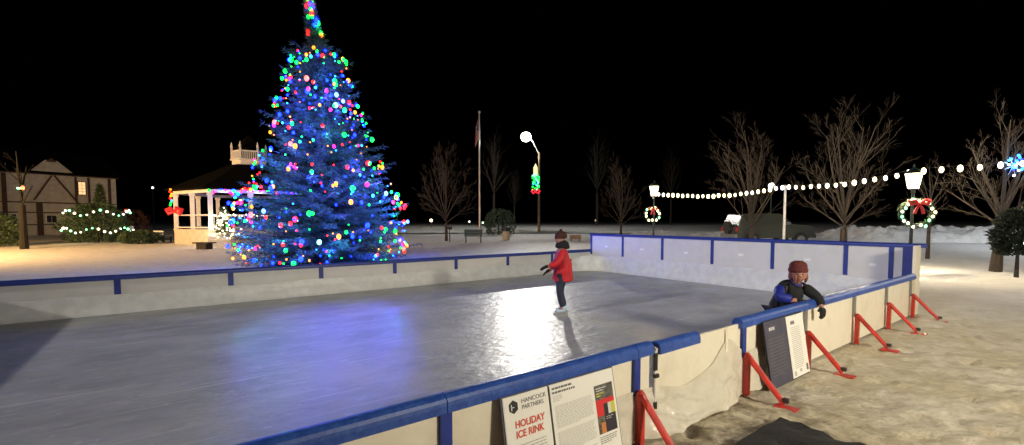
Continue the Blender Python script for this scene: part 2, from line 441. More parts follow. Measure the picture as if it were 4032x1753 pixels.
# tall end wall
endw = rth('rink_wall', 'tall white board rink end wall with small pale stickers on its panels', 'rink wall', 0, 0, math.atan2(DV.y, DV.x))
eposts = [.02, 1.466, 2.99, 4.587, 6.163, 7.69, RW]
wall_panels(endw, eposts, .03, ICE + END - .03, .012, .02, M['board'])
for a, b in zip(eposts[:-1], eposts[1:]):
    MB().prism(cap_profile(.085, .085), (a + .003 - (.03 if a < .1 else 0), .012, ICE + END - .085), (b - .003 + (.12 if b == RW else 0), .012, ICE + END - .085)).build('cap', M['blue_strip'], endw)
for a in [.05] + eposts[1:-1] + [RW - .42]:
    MB().box((a, -.004, ICE + END - .085 - .33), (.085, .012, .66)).build('seam_strip', M['blue_strip'], endw)
MB().box((RW - .14, -.005, ICE + END - .085 - .33), (.20, .014, .66)).build('seam_strip', M['blue_strip'], endw)
for k, (a, b) in enumerate(zip(eposts[:-1], eposts[1:])):
    x = (a + b) / 2 - (.0 if k != 5 else .12)
    MB().box((x, -.003, ICE + .86 - .02 * (k % 3)), (.13, .008, .055)).build('sticker', M['tag'], endw)
# left end wall
lw = rth('rink_wall', 'tall white board rink end wall opposite the stickered one', 'rink wall', RL, 0, math.atan2(DV.y, DV.x))
lposts = [.02, 1.8, 3.6, 5.45]
wall_panels(lw, lposts, .03, ICE + END - .03, -.012, .02, M['board']); wall_panels(lw, [5.45, 7.2, RW - .02], .03, ICE + SIDE - .03, -.012, .02, M['board'])
for a, b in zip(lposts[:-1], lposts[1:]):
    MB().prism(cap_profile(.085, .085), (a, -.012, ICE + END - .085), (b - .006, -.012, ICE + END - .085)).build('cap', M['blue_strip'], lw)

# near long wall with gate, braces
near = rth('rink_wall', 'low white board rink wall with gate, red braces and bright blue cap', 'rink wall', 0, RW, RINK_ROT)
np_ = [.04, .63, 2.13, 3.70, 5.47, 7.05, 8.83, 10.6, 12.4, 14.2, RL]
TOP = ICE + SIDE
for a, b in zip(np_[:-1], np_[1:]):
    if a == 7.05:        # gate bay: fixed piece each side and the gate leaf
        MB().box((7.05 + .16, .012, .40), (.30, .02, .76)).build('panel', M['board_out'], near)
        MB().box((8.83 - .10, .012, .41), (.19, .02, .78)).build('panel', M['board_out'], near)
        gate = MB().box((7.97, .016, .405), (1.20, .026, .75)).build('gate', M['board_out'], near)
        for x in (7.40, 8.55):
            MB().box((x, .038, .41), (.045, .014, .72)).build('gate_stile', M['board_out'], gate)
        rod = MB().tube([(8.60, .055, .16), (8.60, .055, .76)], .011, 8).build('latch_rod', M['white_paint'], gate)
        MB().box((8.60, .06, .665), (.034, .02, .15)).build('latch_sleeve', M['black'], gate)
        MB().box((8.60, .06, .23), (.034, .02, .17)).build('latch_sleeve', M['black'], gate)
        MB().box((8.60, .066, .545), (.052, .03, .03)).build('latch_knob', M['black'], gate)
    else:
        MB().box(((a + b) / 2, .012, .035 + (TOP - .03 - .035) / 2), (b - a - .008, .02, TOP - .03 - .035)).build('panel', M['board_out'], near)
CW, CH = .12, .105
caps = [(.42, 2.10), (2.106, 3.68), (3.686, 5.45), (5.456, 7.13), (7.93, 8.55), (8.64, 8.84), (8.846, 10.60), (10.606, 12.4), (12.406, 14.2), (14.206, RL)]
for a, b in caps:
    k = .62 if (a, b) == (7.93, 8.55) else 1
    MB().prism(cap_profile(CW, CH), (a, .012, TOP - CH - (.02 if k < 1 else 0)), (b, .012, TOP - CH - (.02 if k < 1 else 0))).build('cap', M['blue'], near, smooth=False)
for u in np_[1:-1]:
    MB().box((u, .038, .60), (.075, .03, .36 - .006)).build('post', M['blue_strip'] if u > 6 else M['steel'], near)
    br = MB()
    br.box((u, .085, .235), (.058, .05, .43))
    br.tube([(u, .085, .43), (u, .085, .455), (u, .085, .475)], [.036, .036, .02], 10)
    br = br.build('brace', M['red'], near)
    foot = .48
    MB().tube([(u, .10, .435), (u, .125, .405), (u, foot - .03, .05)], [.034, .031, .027], 10).build('strut', M['red'], br, smooth=False)
    gz = 0
    MB().box((u, foot, .012 + gz), (.12, .20, .02)).tube([(u, foot - .05, .03), (u, foot + .01, .10)], .012, 8).build('foot_plate', M['red'], br)
    MB().box((u, foot - .01, .085), (.045, .05, .04)).build('clamp', M['black'], br)
# short tall return at the corner of the end wall
MB().box((.20, .030, .70), (.40, .016, 1.36)).build('corner_panel', M['board_out'], near)
MB().box((.415, .030, .70), (.028, .05, 1.36)).build('corner_post', M['board_out'], near)

# white liner film along the foot of the far and end walls
path = []
for k in range(int(RL / .12)): path.append((RL - .06 - k * .12, 0.0, 0, 1))
path = [q for q in path if q[0] > .9]
for k in range(13):
    a = math.pi / 2 * k / 12; path.append((.9 - .9 * math.sin(a), .9 - .9 * math.cos(a), 0, 0))
for k in range(int((RW - 1) / .12)): path.append((0, .95 + k * .12, 1, 0))
lb = MB(); rows = 9
for i, (u, t, _, _) in enumerate(path):
    pa, pb = path[max(0, i - 1)], path[min(len(path) - 1, i + 1)]
    tx, ty = pb[0] - pa[0], pb[1] - pa[1]; ln = math.hypot(tx, ty); nxn, nyn = -ty / ln, tx / ln
    if nxn * (8 - u) + nyn * (4.4 - t) < 0: nxn, nyn = -nxn, -nyn
    endness = sstep(1.2, .2, u); hz = .36 + .16 * endness
    for k in range(rows):
        s = k / (rows - 1)
        q = Vector((i * .22, s * 2.2, 1.3))
        off = .014 + .13 * s ** 2.6 + .030 * math.sin(math.pi * s) * (noise.noise(q) + .6 * noise.noise(q * 2.7)) + .02 * math.sin(math.pi * s)
        z = ICE + .006 + hz * (1 - s) ** 1.25 * (1 + (.10 * noise.noise(Vector((i * .11, 0, 4))) if k == 0 else 0))
        lb.v.append((u + nxn * off, t + nyn * off, z))
for i in range(len(path) - 1):
    for k in range(rows - 1):
        a = i * rows + k; lb.f.append((a, a + 1, a + rows + 1, a + rows))
tag(lb.build('rink_liner', M['liner'], loc=rk(0, 0), rotz=RINK_ROT, smooth=True), 'white plastic liner film creased along the foot of the inner rink boards', 'liner')

# loose film hanging over the outside of the boards by the gate
fb = MB(); nu, ns = 90, 22
for i in range(nu + 1):
    u = 6.55 + (9.15 - 6.55) * i / nu
    for k in range(ns + 1):
        s = k / ns
        q = Vector((u * 1.9, s * 1.7, 0))
        dg = Vector((u * 2.2 + s * 1.6, s * 1.1 - u * .5, 4)); crease = (1 - abs(noise.noise(dg) * 2.2)) ; crease = max(0, crease) ** 3
        fold = noise.noise(q) + .5 * noise.noise(q * 2.6 + Vector((3, 1, 0))) + .25 * noise.noise(q * 7)
        topz = .46 + .20 * math.exp(-((u - 7.35) / .22) ** 2) - .10 * math.exp(-((u - 8.1) / .4) ** 2) + .03 * noise.noise(Vector((u * 3, 2, 2)))
        z = topz * (1 - s) + .035 * s + .015 * fold * s * (1 - s) * 4
        y = .040 + .10 * s ** 2.0 + (.028 * fold + .045 * crease) * min(1, s * 4) * (.45 + .55 * s)
        edge = min(1, (u - 6.55) * 3, (9.15 - u) * 3, abs(u - 7.05) * 4 - .12, abs(u - 8.83) * 4 - .12); edge = max(0, edge)
        y = max(.034, min(.052, y) * (1 - edge) + y * edge)
        fb.v.append((u, y, max(.03, z)))
for i in range(nu):
    for k in range(ns):
        a = i * (ns + 1) + k; fb.f.append((a, a + 1, a + ns + 2, a + ns + 1))
tag(fb.build('plastic_sheet', M['film'], loc=rk(0, RW), rotz=RINK_ROT, smooth=True), 'crumpled milky plastic sheet hanging over the outside of the rink gate', 'plastic sheet')

# rubber mat by the gate
q0 = Vector((2.47, 4.05, 0)); mw = Vector((0, 0, .03))
mb = MB()
ptsm = []
nm = 14
for j in range(nm + 1):
    for i in range(nm + 1):
        p_ = q0 - LV * (1.7 * i / nm) + DV * (1.2 * j / nm); wob = .02 * noise.noise(Vector((i * .5, j * .5, 7)))
        mb.v.append((p_.x + wob, p_.y + wob, ground_z(p_.x, p_.y) + .035 + wob * .5))
for j in range(nm):
    for i in range(nm):
        a = j * (nm + 1) + i; mb.f.append((a + nm + 1, a + nm + 2, a + 1, a))
mo = mb.build('rubber_mat', M['rubber']); sm = mo.modifiers.new('thickness', 'SOLIDIFY'); sm.thickness = .02
tag(mo, 'black rubber floor mat lying on trodden snow outside the gate', 'mat')

# ------------------------------------------------------------------ signs leaning on the near wall
def sign_matrix(u, lean, z_top, width):
    """origin at the top-left corner; x to the right along the wall, y up the board, z out of its face"""
    org = rk(u, RW + .085, z_top)
    n_ = (DV * math.cos(lean) + Vector((0, 0, 1)) * math.sin(lean)); up = n_.cross(LV)
    return Matrix((( LV.x, up.x, n_.x, org.x), (LV.y, up.y, n_.y, org.y), (LV.z, up.z, n_.z, org.z), (0, 0, 0, 1)))
def flat(m, x, y, w_, h_, z=.0): # rectangle measured from the top-left corner, y down
    mb = MB(); return mb.poly([(x, -y - h_), (x + w_, -y - h_), (x + w_, -y), (x, -y)], .0012, m @ Matrix.Translation((0, 0, z)))
def lettering(name, text, m, x, y, size, material, parent, shear=0, bold=0, z=.0135, sx=1):
    cu = bpy.data.curves.new(name, 'FONT'); cu.body = text; cu.size = size; cu.shear = shear; cu.offset = bold; cu.extrude = .0004
    cu.materials.append(material)
    tmp = bpy.data.objects.new(name, cu); col.objects.link(tmp)
    bpy.context.view_layer.update()
    me = bpy.data.meshes.new_from_object(tmp.evaluated_get(bpy.context.evaluated_depsgraph_get()))
    bpy.data.objects.remove(tmp)
    me.transform(Matrix.Diagonal((sx, 1, 1, 1))); me.transform(m @ Matrix.Translation((x, -y, z)))
    if not me.materials: me.materials.append(material)
    o = bpy.data.objects.new(name, me); col.objects.link(o); o.parent = parent
    return o
def text_lines(m, x, y, w_, n, pitch, material, parent, name='text_block', z=.0136, th=.35, words=True):
    mb = MB()
    for k in range(n):
        xx = x; end = x + w_ * (random.uniform(.55, .8) if k == n - 1 else random.uniform(.93, 1))
        while xx < end - .004:
            ww = min(random.uniform(.012, .035), end - xx)
            mb.poly([(xx, -(y + k * pitch) - pitch * th), (xx + ww, -(y + k * pitch) - pitch * th), (xx + ww, -(y + k * pitch)), (xx, -(y + k * pitch))], .0004, m @ Matrix.Translation((0, 0, z)))
            xx += ww + .006
    o = mb.build(name, material, parent); o['kind'] = 'stuff'; return o
sg = thing('sign_board', 'white two-sheet notice board headed HOLIDAY ICE RINK leaning on the boards', 'sign', (0, 0, 0))
SM = sign_matrix(10.23, R(11), .745, 1.04)
flat(SM, -.008, -.004, 1.056, .79, -.004).build('backing_board', M['navyboard'], sg)
H_ = .775
s1 = MB().poly([(.006, -H_), (.374, -H_), (.374, -.004), (.006, -.004)], .011, SM).build('poster', M['paper'], sg)
s2 = MB().poly([(.392, -H_), (1.028, -H_), (1.028, -.004), (.392, -.004)], .011, SM).build('poster', M['paper'], sg)
# hexagon emblem with a letter H cut by a bar
hexp = [(.078 + .040 * math.sin(math.pi / 3 * k) , -.072 + .043 * math.cos(math.pi / 3 * k)) for k in range(6)]
em = MB().poly(hexp[::-1], .0012, SM @ Matrix.Translation((0, 0, .0115))).build('emblem', M['inkblack'], s1)
lettering('emblem_letter', 'H', SM, .055, .094, .058, M['palewhite'], s1, z=.0132, sx=1.05)
flat(SM, .083, .045, .013, .052, .0131).build('emblem_bar', M['inkblack'], s1)
lettering('lettering', 'HANCOCK', SM, .142, .062, .040, M['inkgrey'], s1, sx=1.05)
lettering('lettering', 'PARTNERS', SM, .142, .102, .040, M['inkgrey'], s1, sx=.98)
lettering('lettering', 'HOLIDAY', SM, .075, .205, .062, M['inkred'], s1, bold=.0016, sx=.92, shear=.05)
lettering('lettering', 'ICE RINK', SM, .075, .268, .062, M['inkred'], s1, bold=.0016, sx=.92, shear=.05)
text_lines(SM, .075, .312, .26, 7, .020, M['inkpale'], s1)
text_lines(SM, .41, .026, .24, 1, .022, M['inkgrey'], s2, th=.6); text_lines(SM, .41, .054, .28, 1, .022, M['inkgrey'], s2, th=.6)
text_lines(SM, .41, .082, .09, 4, .011, M['inkpale'], s2)
text_lines(SM, .42, .150, .37, 16, .0095, M['inkpale'], s2); text_lines(SM, .42, .325, .37, 15, .0095, M['inkpale'], s2)
text_lines(SM, .42, .49, .37, 12, .0095, M['inkpale'], s2)
X0 = .81
for nme, x, y, ww, hh, mm in (('photo', 0, .10, .195, .105, 'inkphoto'), ('colour_block', 0, .205, .195, .036, 'inkbright'), ('colour_block', 0, .241, .075, .080, 'inkbright'),
                      ('colour_block', .075, .241, .045, .080, 'inkblack'), ('colour_block', .12, .241, .03, .080, 'palewhite'), ('colour_block', .15, .241, .045, .080, 'inkyellow'),
                      ('photo', 0, .321, .075, .125, 'inkgrass'), ('colour_block', .03, .37, .045, .076, 'inkorange'), ('photo', .075, .321, .12, .125, 'inkpurple')):
    flat(SM, X0 + x, y, ww, hh, .0112 + (.0006 if nme == 'photo' else .0012)).build(nme, M[mm], s2)
text_lines(SM, X0 + .015, .120, .11, 2, .016, M['palewhite'], s2, z=.0138, th=.5); text_lines(SM, X0 + .015, .156, .08, 2, .018, M['inkyellow'], s2, z=.0138, th=.5)
text_lines(SM, X0 + .09, .335, .08, 2, .014, M['inkpale'], s2, z=.0138, th=.4); text_lines(SM, X0, .465, .18, 4, .014, M['inkgrey'], s2)

s3 = thing('sign_board', 'half navy, half white notice board leaning on the boards beside the gate', 'sign', (0, 0, 0))
S2 = sign_matrix(6.73, R(9), .755, .9)
flat(S2, -.01, -.005, 1.02, .745, -.006).build('backing_board', M['inkblack'], s3)
pa = MB().poly([(0, -.73), (.53, -.73), (.53, -.004), (0, -.004)], .009, S2).build('poster', M['navyboard'], s3)
pb = MB().poly([(.535, -.72), (.99, -.72), (.99, -.012), (.535, -.012)], .0105, S2).build('poster', M['paper'], s3)
text_lines(S2, .10, .075, .22, 1, .045, M['palewhite'], pa, 'heading', z=.0105, th=.8)
text_lines(S2, .06, .2, .40, 12, .036, M['inkgrey'], pa, z=.0105, th=.3)
text_lines(S2, .64, .075, .17, 1, .05, M['inkgrey'], pb, 'heading', z=.0116, th=.8)
text_lines(S2, .62, .15, .26, 22, .022, M['inkpale'], pb, z=.0116, th=.35)
flat(S2, .91, .61, .05, .075, .0116).build('emblem', M['inkgrey'], pb); flat(S2, .73, .64, .05, .035, .0116).build('emblem', M['inkpale'], pb); flat(S2, .58, .65, .05, .05, .0116).build('emblem', M['inkpale'], pb)

# ------------------------------------------------------------------ lamps
def lantern_post(name, label, loc, power, s=1.0, hgt=3.0):
    t = thing(name, label, 'lamp post', loc, 0, 'lantern lamp posts')
    MB().lathe([(.16, 0), (.16, .12), (.11, .2), (.12, .55), (.075, .66), (.055, .8), (.045, hgt - .18), (.07, hgt - .14), (.05, hgt - .08), (.10, hgt - .02), (.11, hgt)], 12).build('post', M['iron'], t, smooth=False)
    ln = MB().lathe([(.15, hgt), (.245, hgt + .52)], 6).build('lantern_glass', M['lantern_glass'], t)
    fr = MB()
    for k in range(6):
        a = 2 * math.pi * (k + .5) / 6
        fr.bar((.158 * math.cos(a), .158 * math.sin(a), hgt - .005), (.252 * math.cos(a), .252 * math.sin(a), hgt + .53), .016, .016)
    fr.build('lantern_frame', M['iron'], ln)
    rf = MB().lathe([(.275, hgt + .522), (.275, hgt + .545), (.12, hgt + .68), (.05, hgt + .72), (.02, hgt + .76), (.03, hgt + .80), (.006, hgt + .86)], 6).build('lantern_roof', M['iron'], t)
    point_light('lantern_light', (0, 0, hgt + .30), power, COL['lantern'], t, .26)
    return t
L1P = Vector((ax(2573, 25), 25, base_z(0, 25))); L2P = Vector((ax(3588, 16), 16, 0)); L3P = Vector((20.5, 7.0, 0))
lantern_post('lamp_post', 'lit lantern lamp post with a small lit wreath where the bulb string begins', L1P, LAMP['lantern'] * .25)
lantern_post('lamp_post', 'lit lantern lamp post carrying the large wreath with red bow', L2P, LAMP['lantern'])
lantern_post('lamp_post', 'lit lantern lamp post where the bulb string passes beyond the small topiary', L3P, LAMP['lantern_side'])

def needles(mb, base, d, ln, wd, cnt, rad, rng_):
    """cnt thin blades leaving points near base around direction d"""
    d = Vector(d)
    for _ in range(cnt):
        v = (d + Vector((rng_.uniform(-1, 1), rng_.uniform(-1, 1), rng_.uniform(-1, 1))) * .75).normalized()
        b = Vector(base) + Vector((rng_.uniform(-1, 1), rng_.uniform(-1, 1), rng_.uniform(-1, 1))) * rad
        s = v.orthogonal().normalized(); s = (Matrix.Rotation(rng_.uniform(0, 6.28), 3, v) @ s) * wd * .5
        L_ = ln * rng_.uniform(.6, 1.2)
        mb.quad(b - s, b + s, b + v * L_ + s * .3, b + v * L_ - s * .3)
bulb_cache = {}
def bulb_mesh(color, r, long=1.0):
    k = (color, round(r, 3), long)
    if k not in bulb_cache:
        bulb_cache[k] = MB().ball((0, 0, 0), r, 8, 6, (1, 1, long)).mesh('bulb', BULB[color], True)
    return bulb_cache[k]
def bulb(parent, p, color, r, long=1.0): return link('bulb', bulb_mesh(color, r, long), parent, p)

def wreath(label, loc, face, rad, nb, br, bow):
    rr = random.Random(int(rad * 100))
    t = thing('wreath', label, 'wreath', loc, face, 'wreaths on the lantern posts')   # local -y faces outward
    mb = MB()
    for k in range(150):
        a = 2 * math.pi * k / 150
        c = Vector((math.cos(a) * rad, 0, math.sin(a) * rad)); tan = Vector((-math.sin(a), -.25, math.cos(a)))
        needles(mb, c, tan, .13, .016, 6, rad * .16, rr)
    mb.build('foliage', M['needle2'], t)
    for k in range(nb):
        a = 2 * math.pi * (k + .3 * rr.random()) / nb
        q = rad * rr.uniform(.85, 1.12)
        bulb(t, (math.cos(a) * q, -.10 - .05 * rr.random(), math.sin(a) * q), rr.choice(['warm', 'white', 'warm', 'hotgreen']) if not bow == 2 else rr.choice(['warm', 'red', 'warm', 'hotgreen']), br, 1.25)
    if bow:
        bm = MB()
        w_ = rad * .62; z = rad * .72; y = -.17
        for s in (-1, 1):
            bm.tube([(0, y, z), (s * w_ * .5, y - .05, z + w_ * .42), (s * w_ * 1.0, y, z + w_ * .30), (s * w_ * .9, y, z - w_ * .12), (0, y, z)], [.03, rad * .12, rad * .15, rad * .11, .03], 6)
            bm.tube([(0, y, z), (s * w_ * .25, y - .03, z - w_ * .6), (s * w_ * .45, y, z - w_ * 1.25)], [.03, rad * .10, rad * .12], 5)
        bm.ball((0, y - .03, z), rad * .14, 8, 5)
        bm.build('bow', M['bow'], t)
    return t
wreath('large wreath with white bulbs and a big red bow on the lantern post', L2P + Vector((.05, -.12, 2.13)), R(-20), .46, 17, .042, 1)
wreath('small wreath with red and white bulbs on the lantern post behind the end wall', L1P + Vector((-.12, -.12, 1.98)), R(-8), .36, 11, .055, 2)

# bulb string between the lanterns
st = thing('string_lights', 'string of pale teardrop bulbs sagging from lantern to lantern past the white pole', 'string lights', L1P)
MIDP = Vector((ax(3087, 21.5), 21.5, 0)); MIDZ = 1.87 + (868 - 738) / F * 21.5
knots = [L1P + Vector((.1, -.1, 3.52 - .42)), Vector((MIDP.x, MIDP.y, MIDZ)), Vector((L2P.x - .05, L2P.y - .1, 3.58)), Vector((L3P.x, L3P.y, 3.95))]
counts = [24, 14, 24]; sags = [.26, .16, .10]
wire = []; rb = random.Random(5)
for (a, b, cn, sg_) in zip(knots[:-1], knots[1:], counts, sags):
    for k in range(cn):
        s = (k + .5) / cn; p_ = a.lerp(b, s); p_.z -= sg_ * 4 * s * (1 - s) + rb.uniform(-.025, .025)
        wire.append(p_ + Vector((0, 0, .09)) - L1P)
        if s < .35 or b is not knots[-1]:
            bulb(st, p_ - L1P, rb.choice(['warm', 'warm', 'white']), .074 * (.8 + .25 * rb.random()), 1.5)
MB().tube([knots[0] - L1P] + wire + [knots[-1] - L1P], .008, 4).build('wire', M['black'], st)
for a, b in zip(knots[:-1], knots[1:]):
    m_ = a.lerp(b, .5); point_light('string_glow', m_ - L1P + Vector((0, 0, -.1)), 260, COL['lantern'], st, .15)
t = thing('support_pole', 'slim pale pole holding up the bulb string behind the end wall', 'pole', (MIDP.x, MIDP.y, base_z(0, 21.5)))
MB().lathe([(.07, 0), (.06, .1), (.05, MIDZ - .1)], 8).build('shaft', M['white_paint'], t); MB().ball((0, 0, MIDZ - .06), .07, 8, 5).build('finial', M['white_paint'], t)

# tall street light beyond the green, and its decoration
def street_lamp(label, loc, arm, top, lens, color, power, aim, size=80, group=None, lens_r=.60, soft=.35):
    t = thing('street_lamp', label, 'street lamp', loc, 0, group)
    MB().lathe([(.17, 0), (.15, 3), (.12, top)], 10).build('pole', M['pole'], t)
    tip = Vector((arm[0], arm[1], arm[2]))
    MB().tube([(0, 0, top - .25), (tip.x * .5, tip.y * .5, top + (tip.z - top) * .75), (tip.x * .9, tip.y * .9, tip.z + .12)], .06, 8).build('arm', M['steel'], t)
    hd = MB().lathe([(.02, .42), (.2, .40), (.34, .28), (.40, .12), (.40, .10)][::-1], 14, tip).build('lamp_head', M['steel'], t)
    MB().ball(tip + Vector((0, 0, -.05)), lens_r, 14, 8, (1, 1, .9)).build('lens', lens, hd, smooth=True)
    point_light('street_light', tip + Vector((0, 0, -.45)), power, color, t, soft, spot=(aim, size) if aim else None)
    return t
SZ = 55.0; spx = ax(2122, SZ)
STREET = street_lamp('bright street light on a wooden pole beyond the snowy green', (spx, SZ, base_z(0, SZ)), (ax(2070, SZ) - spx, -.6, 1.87 + (868 - 545) / F * SZ - base_z(0, SZ)), 9.6, M['street_glass'], COL['street'], LAMP['street'],
            Vector((2.2, -43, -7.2)), 34)
STREET2 = point_light('street_spill', (ax(2070, SZ) - spx, -.6, 11.0), 30000, COL['street'], STREET, .3)
dc = thing('candle_decoration', 'lit candle decoration in green garland with red bow on the street light pole', 'decoration', (ax(2108, SZ - .4), SZ - .5, 0))
rr = random.Random(3); db = MB()
zb, zt = 1.87 + (868 - 762) / F * SZ, 1.87 + (868 - 692) / F * SZ
for k in range(240):
    z = rr.uniform(zb, zt); a = rr.uniform(0, 6.28)
    needles(db, (.36 * math.cos(a), .2 * math.sin(a), z), (math.cos(a), math.sin(a) - .4, .1), .22, .05, 3, .06, rr)
db.build('garland', M['needle2'], dc)
ztop = 1.87 + (868 - 655) / F * SZ
MB().lathe([(.26, zt - .1), (.26, ztop - .25), (.10, ztop), (.02, ztop + .2)], 12).build('candle', glow('candle', (1, .80, .40), 1.0), dc)
for k in range(46):
    bulb(dc, (rr.uniform(-.42, .42), -.34 - .1 * rr.random(), rr.uniform(zb + .35, zt)), rr.choice(['green', 'hotgreen', 'green', 'green', 'cyan']), .085)
bw = MB()
for s in (-1, 1): bw.tube([(0, -.4, zb + .1), (s * .25, -.45, zb + .42), (s * .48, -.4, zb + .2), (s * .3, -.4, zb - .05), (0, -.4, zb + .1)], [.06, .14, .17, .13, .06], 6)
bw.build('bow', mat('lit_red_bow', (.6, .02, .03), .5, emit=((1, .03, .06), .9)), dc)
# lamps behind and beside the viewer that light the rink
street_lamp('tall floodlight mast standing off beyond the lower end of the rink', (-42, -24, 0), (.4, .4, 20.0), 19.4, M['street_glass'], COL['back'], LAMP['back'], Vector((38, 30, -18)), 90, lens_r=.25)
street_lamp('tall street lamp on the open side beyond the row of red braces', (9.8, -3.8, 0), (-.4, .2, 5.6), 5.2, M['street_glass'], COL['side'], LAMP['side'], Vector((-4.6, 9, -4)), 88, lens_r=.25, soft=.9)
street_lamp('orange sodium street lamp past the half-timbered house end', (-30, 15, .1), (.8, .6, 4.6), 4.2, M['sodium_glass'], COL['sodium'], LAMP['sodium'], Vector((7, 14, -4)), 146, lens_r=.3)
street_lamp('white street lamp standing beside the ploughed snow bank', (32.5, 22.5, .2), (-.5, .3, 6.4), 6.0, M['street_glass'], (.92, .96, 1), LAMP['lot'], None, 0, lens_r=.25)

# ------------------------------------------------------------------ the big lit spruce
TB = Vector((ax(1272, 18.5), 18.5, .06)); TH_ = 10.9
prof = [(0, 2.75), (.06, 3.05), (.14, 3.15), (.25, 2.95), (.32, 2.5), (.42, 2.05), (.55, 1.62), (.66, 1.28), (.73, 1.08), (.765, .98), (.785, .42), (.85, .24), (.93, .13), (1.0, .03)]
def tlean(h): return -.36 * sstep(.72, 1.0, h)
def spr(h):
    for (a, ra), (b, rb_) in zip(prof[:-1], prof[1:]):
        if a <= h <= b: return ra + (rb_ - ra) * (h - a) / (b - a)
    return .05
spruce = thing('spruce_tree', 'tall spruce covered in coloured Christmas bulbs behind the low rink wall', 'tree', TB)
MB().tube([(0, 0, 0), (0, 0, 3), (tlean(.7), 0, .7 * TH_), (tlean(.85), 0, .85 * TH_), (tlean(.98), 0, 10.7)], [.24, .19, .10, .06, .02], 10).build('trunk', M['bark_dark'], spruce)
rs = random.Random(11); cr = MB(); tips = []
sk = Vector((-.10, 0))
nb_ = 900
for i in range(nb_):
    h = .015 + .975 * ((i + rs.random()) / nb_) ** 1.35
    a = i * 2.399 + rs.uniform(-.3, .3)
    side = .22 * math.cos(a) * (sstep(.15, .3, h) - sstep(.45, .6, h))          # fuller on the right at a third of the height
    Lb = spr(h) * (rs.choice([rs.uniform(.6, .85), rs.uniform(.85, 1.08)]) * (rs.uniform(.72, 1.16) if h > .38 else 1) + .6 * side * (rs.random() < .5))
    if rs.random() < .07: Lb *= 1.2
    rise = -.12 + .5 * h + rs.uniform(-.08, .08)
    d = Vector((math.cos(a), math.sin(a), rise)).normalized(); o = Vector((tlean(h), 0, h * TH_))
    n = max(3, int(Lb / .17))
    for k in range(n + 1):
        s = k / n
        if s < .22 and h < .8: continue
        p_ = o + d * (Lb * s) + Vector((0, 0, .22 * Lb * (s ** 2 - s) * (1 if h < .6 else .3)))
        sdv = Vector((-math.sin(a), math.cos(a), 0)); tw = ((1 - s) * .55 * min(1, Lb / 2) + .10) * (1 if h < .8 else .6)
        for q in (-1, 1):
            dirn = (d * .8 + sdv * q * .8 + Vector((0, 0, -.12))).normalized()
            m_ = 1 + int(tw / .16)
            for j in range(m_):
                needles(cr, p_ + dirn * (tw * (j + .4) / m_), dirn, .17, .024, 4, .05, rs)
        needles(cr, p_, d, .18, .024, 2, .04, rs)
    tips.append((o + d * Lb * .97 + Vector((0, 0, 0)), h, a, Lb))
cr.build('crown', M['needle'], spruce)
bn = MB()
for (tp, h, a, Lb) in tips[::2]:
    bn.tube([(tlean(h), 0, h * TH_), tuple(Vector((tlean(h), 0, h * TH_)).lerp(tp, .5) + Vector((0, 0, -.03 * Lb))), tuple(tp)], [.03, .02, .006], 4)
bn.build('branches', M['bark_dark'], spruce)
# bulbs: on the outer shell, on the side one can see
colors = ['red', 'red', 'red', 'green', 'green', 'green', 'green', 'blue', 'blue', 'blue', 'blue', 'blue', 'amber', 'amber', 'cyan', 'magenta']
view = math.atan2(-TB.y, -TB.x); nbulb = 0
bands = [(.985, .3, 6), (.95, .3, 8), (.90, .5, 5), (.865, .6, 5), (.765, .9, 16), (.72, 1.0, 9), (.66, 1, 18), (.60, 1, 22), (.545, 1, 20), (.48, 1, 14), (.41, 1, 16), (.345, 1, 20), (.27, 1, 36), (.21, 1, 26), (.15, 1, 26), (.09, 1, 24), (.04, 1, 22)]
for hc, _, cnt in bands:
    for _ in range(cnt):
        a = view + rs.uniform(-1.6, 1.6); h = min(.995, max(.012, hc + .014 * math.sin(a * 2.3 + hc * 40) + rs.gauss(0, .009)))
        rad = spr(h) * rs.uniform(.98, 1.10)
        c = rs.choice(colors); r = rs.choice([.036, .042, .048, .055, .062, .078])
        if c in ('green', 'blue', 'red') and rs.random() < .07: c, r = 'hot' + c, rs.uniform(.065, .09)
        if h > .83: r = rs.uniform(.06, .09); c = rs.choice(['hotgreen', 'green', 'red', 'blue', 'amber', 'green', 'red'])
        bulb(spruce, (tlean(h) + rad * math.cos(a), rad * math.sin(a), h * TH_ + rs.uniform(-.05, .05)), c, r, 1.25); nbulb += 1
GL = {'blue': (.03, .05, 1), 'green': (.02, 1, .35), 'red': (1, .05, .04), 'cyan': (.05, .6, 1), 'violet': (.3, .08, 1)}
glows = ['blue'] * 34 + ['cyan'] * 9 + ['green'] * 12 + ['red'] * 5 + ['violet'] * 9
clus = [(h_, view + d_) for h_, d_ in ((.08, -1.0), (.10, .15), (.14, -.45), (.20, .85), (.22, -.95), (.25, .3), (.27, 1.15), (.29, -.3), (.36, .6), (.38, -.8), (.45, .1), (.52, -.5), (.58, .5), (.65, 0), (.16, 1.2), (.05, .7), (.30, .8))]
GL['deep'] = GL['blue']
for k, c in enumerate(glows):
    h = .05 + .80 * rs.random() ** 1.15; a = view + rs.uniform(-1.4, 1.4); rad = spr(h) * (rs.uniform(1.0, 1.08) if c != 'deep' else .92)
    hc, ac = clus[k % 17]; h = max(.03, hc + rs.gauss(0, .025)); a = ac + rs.gauss(0, .16); rad = spr(h) * rs.uniform(.98, 1.05)
    pw = {'blue': 70, 'cyan': 18, 'green': 22, 'red': 10, 'violet': 22, 'deep': 62}[c]; h = h if c != 'deep' else .06 + .5 * (k % 11) / 11
    point_light('bulb_glow', (tlean(h) + rad * math.cos(a), rad * math.sin(a), h * TH_), pw * rs.uniform(.6, 1.3), GL[c], spruce, .04)
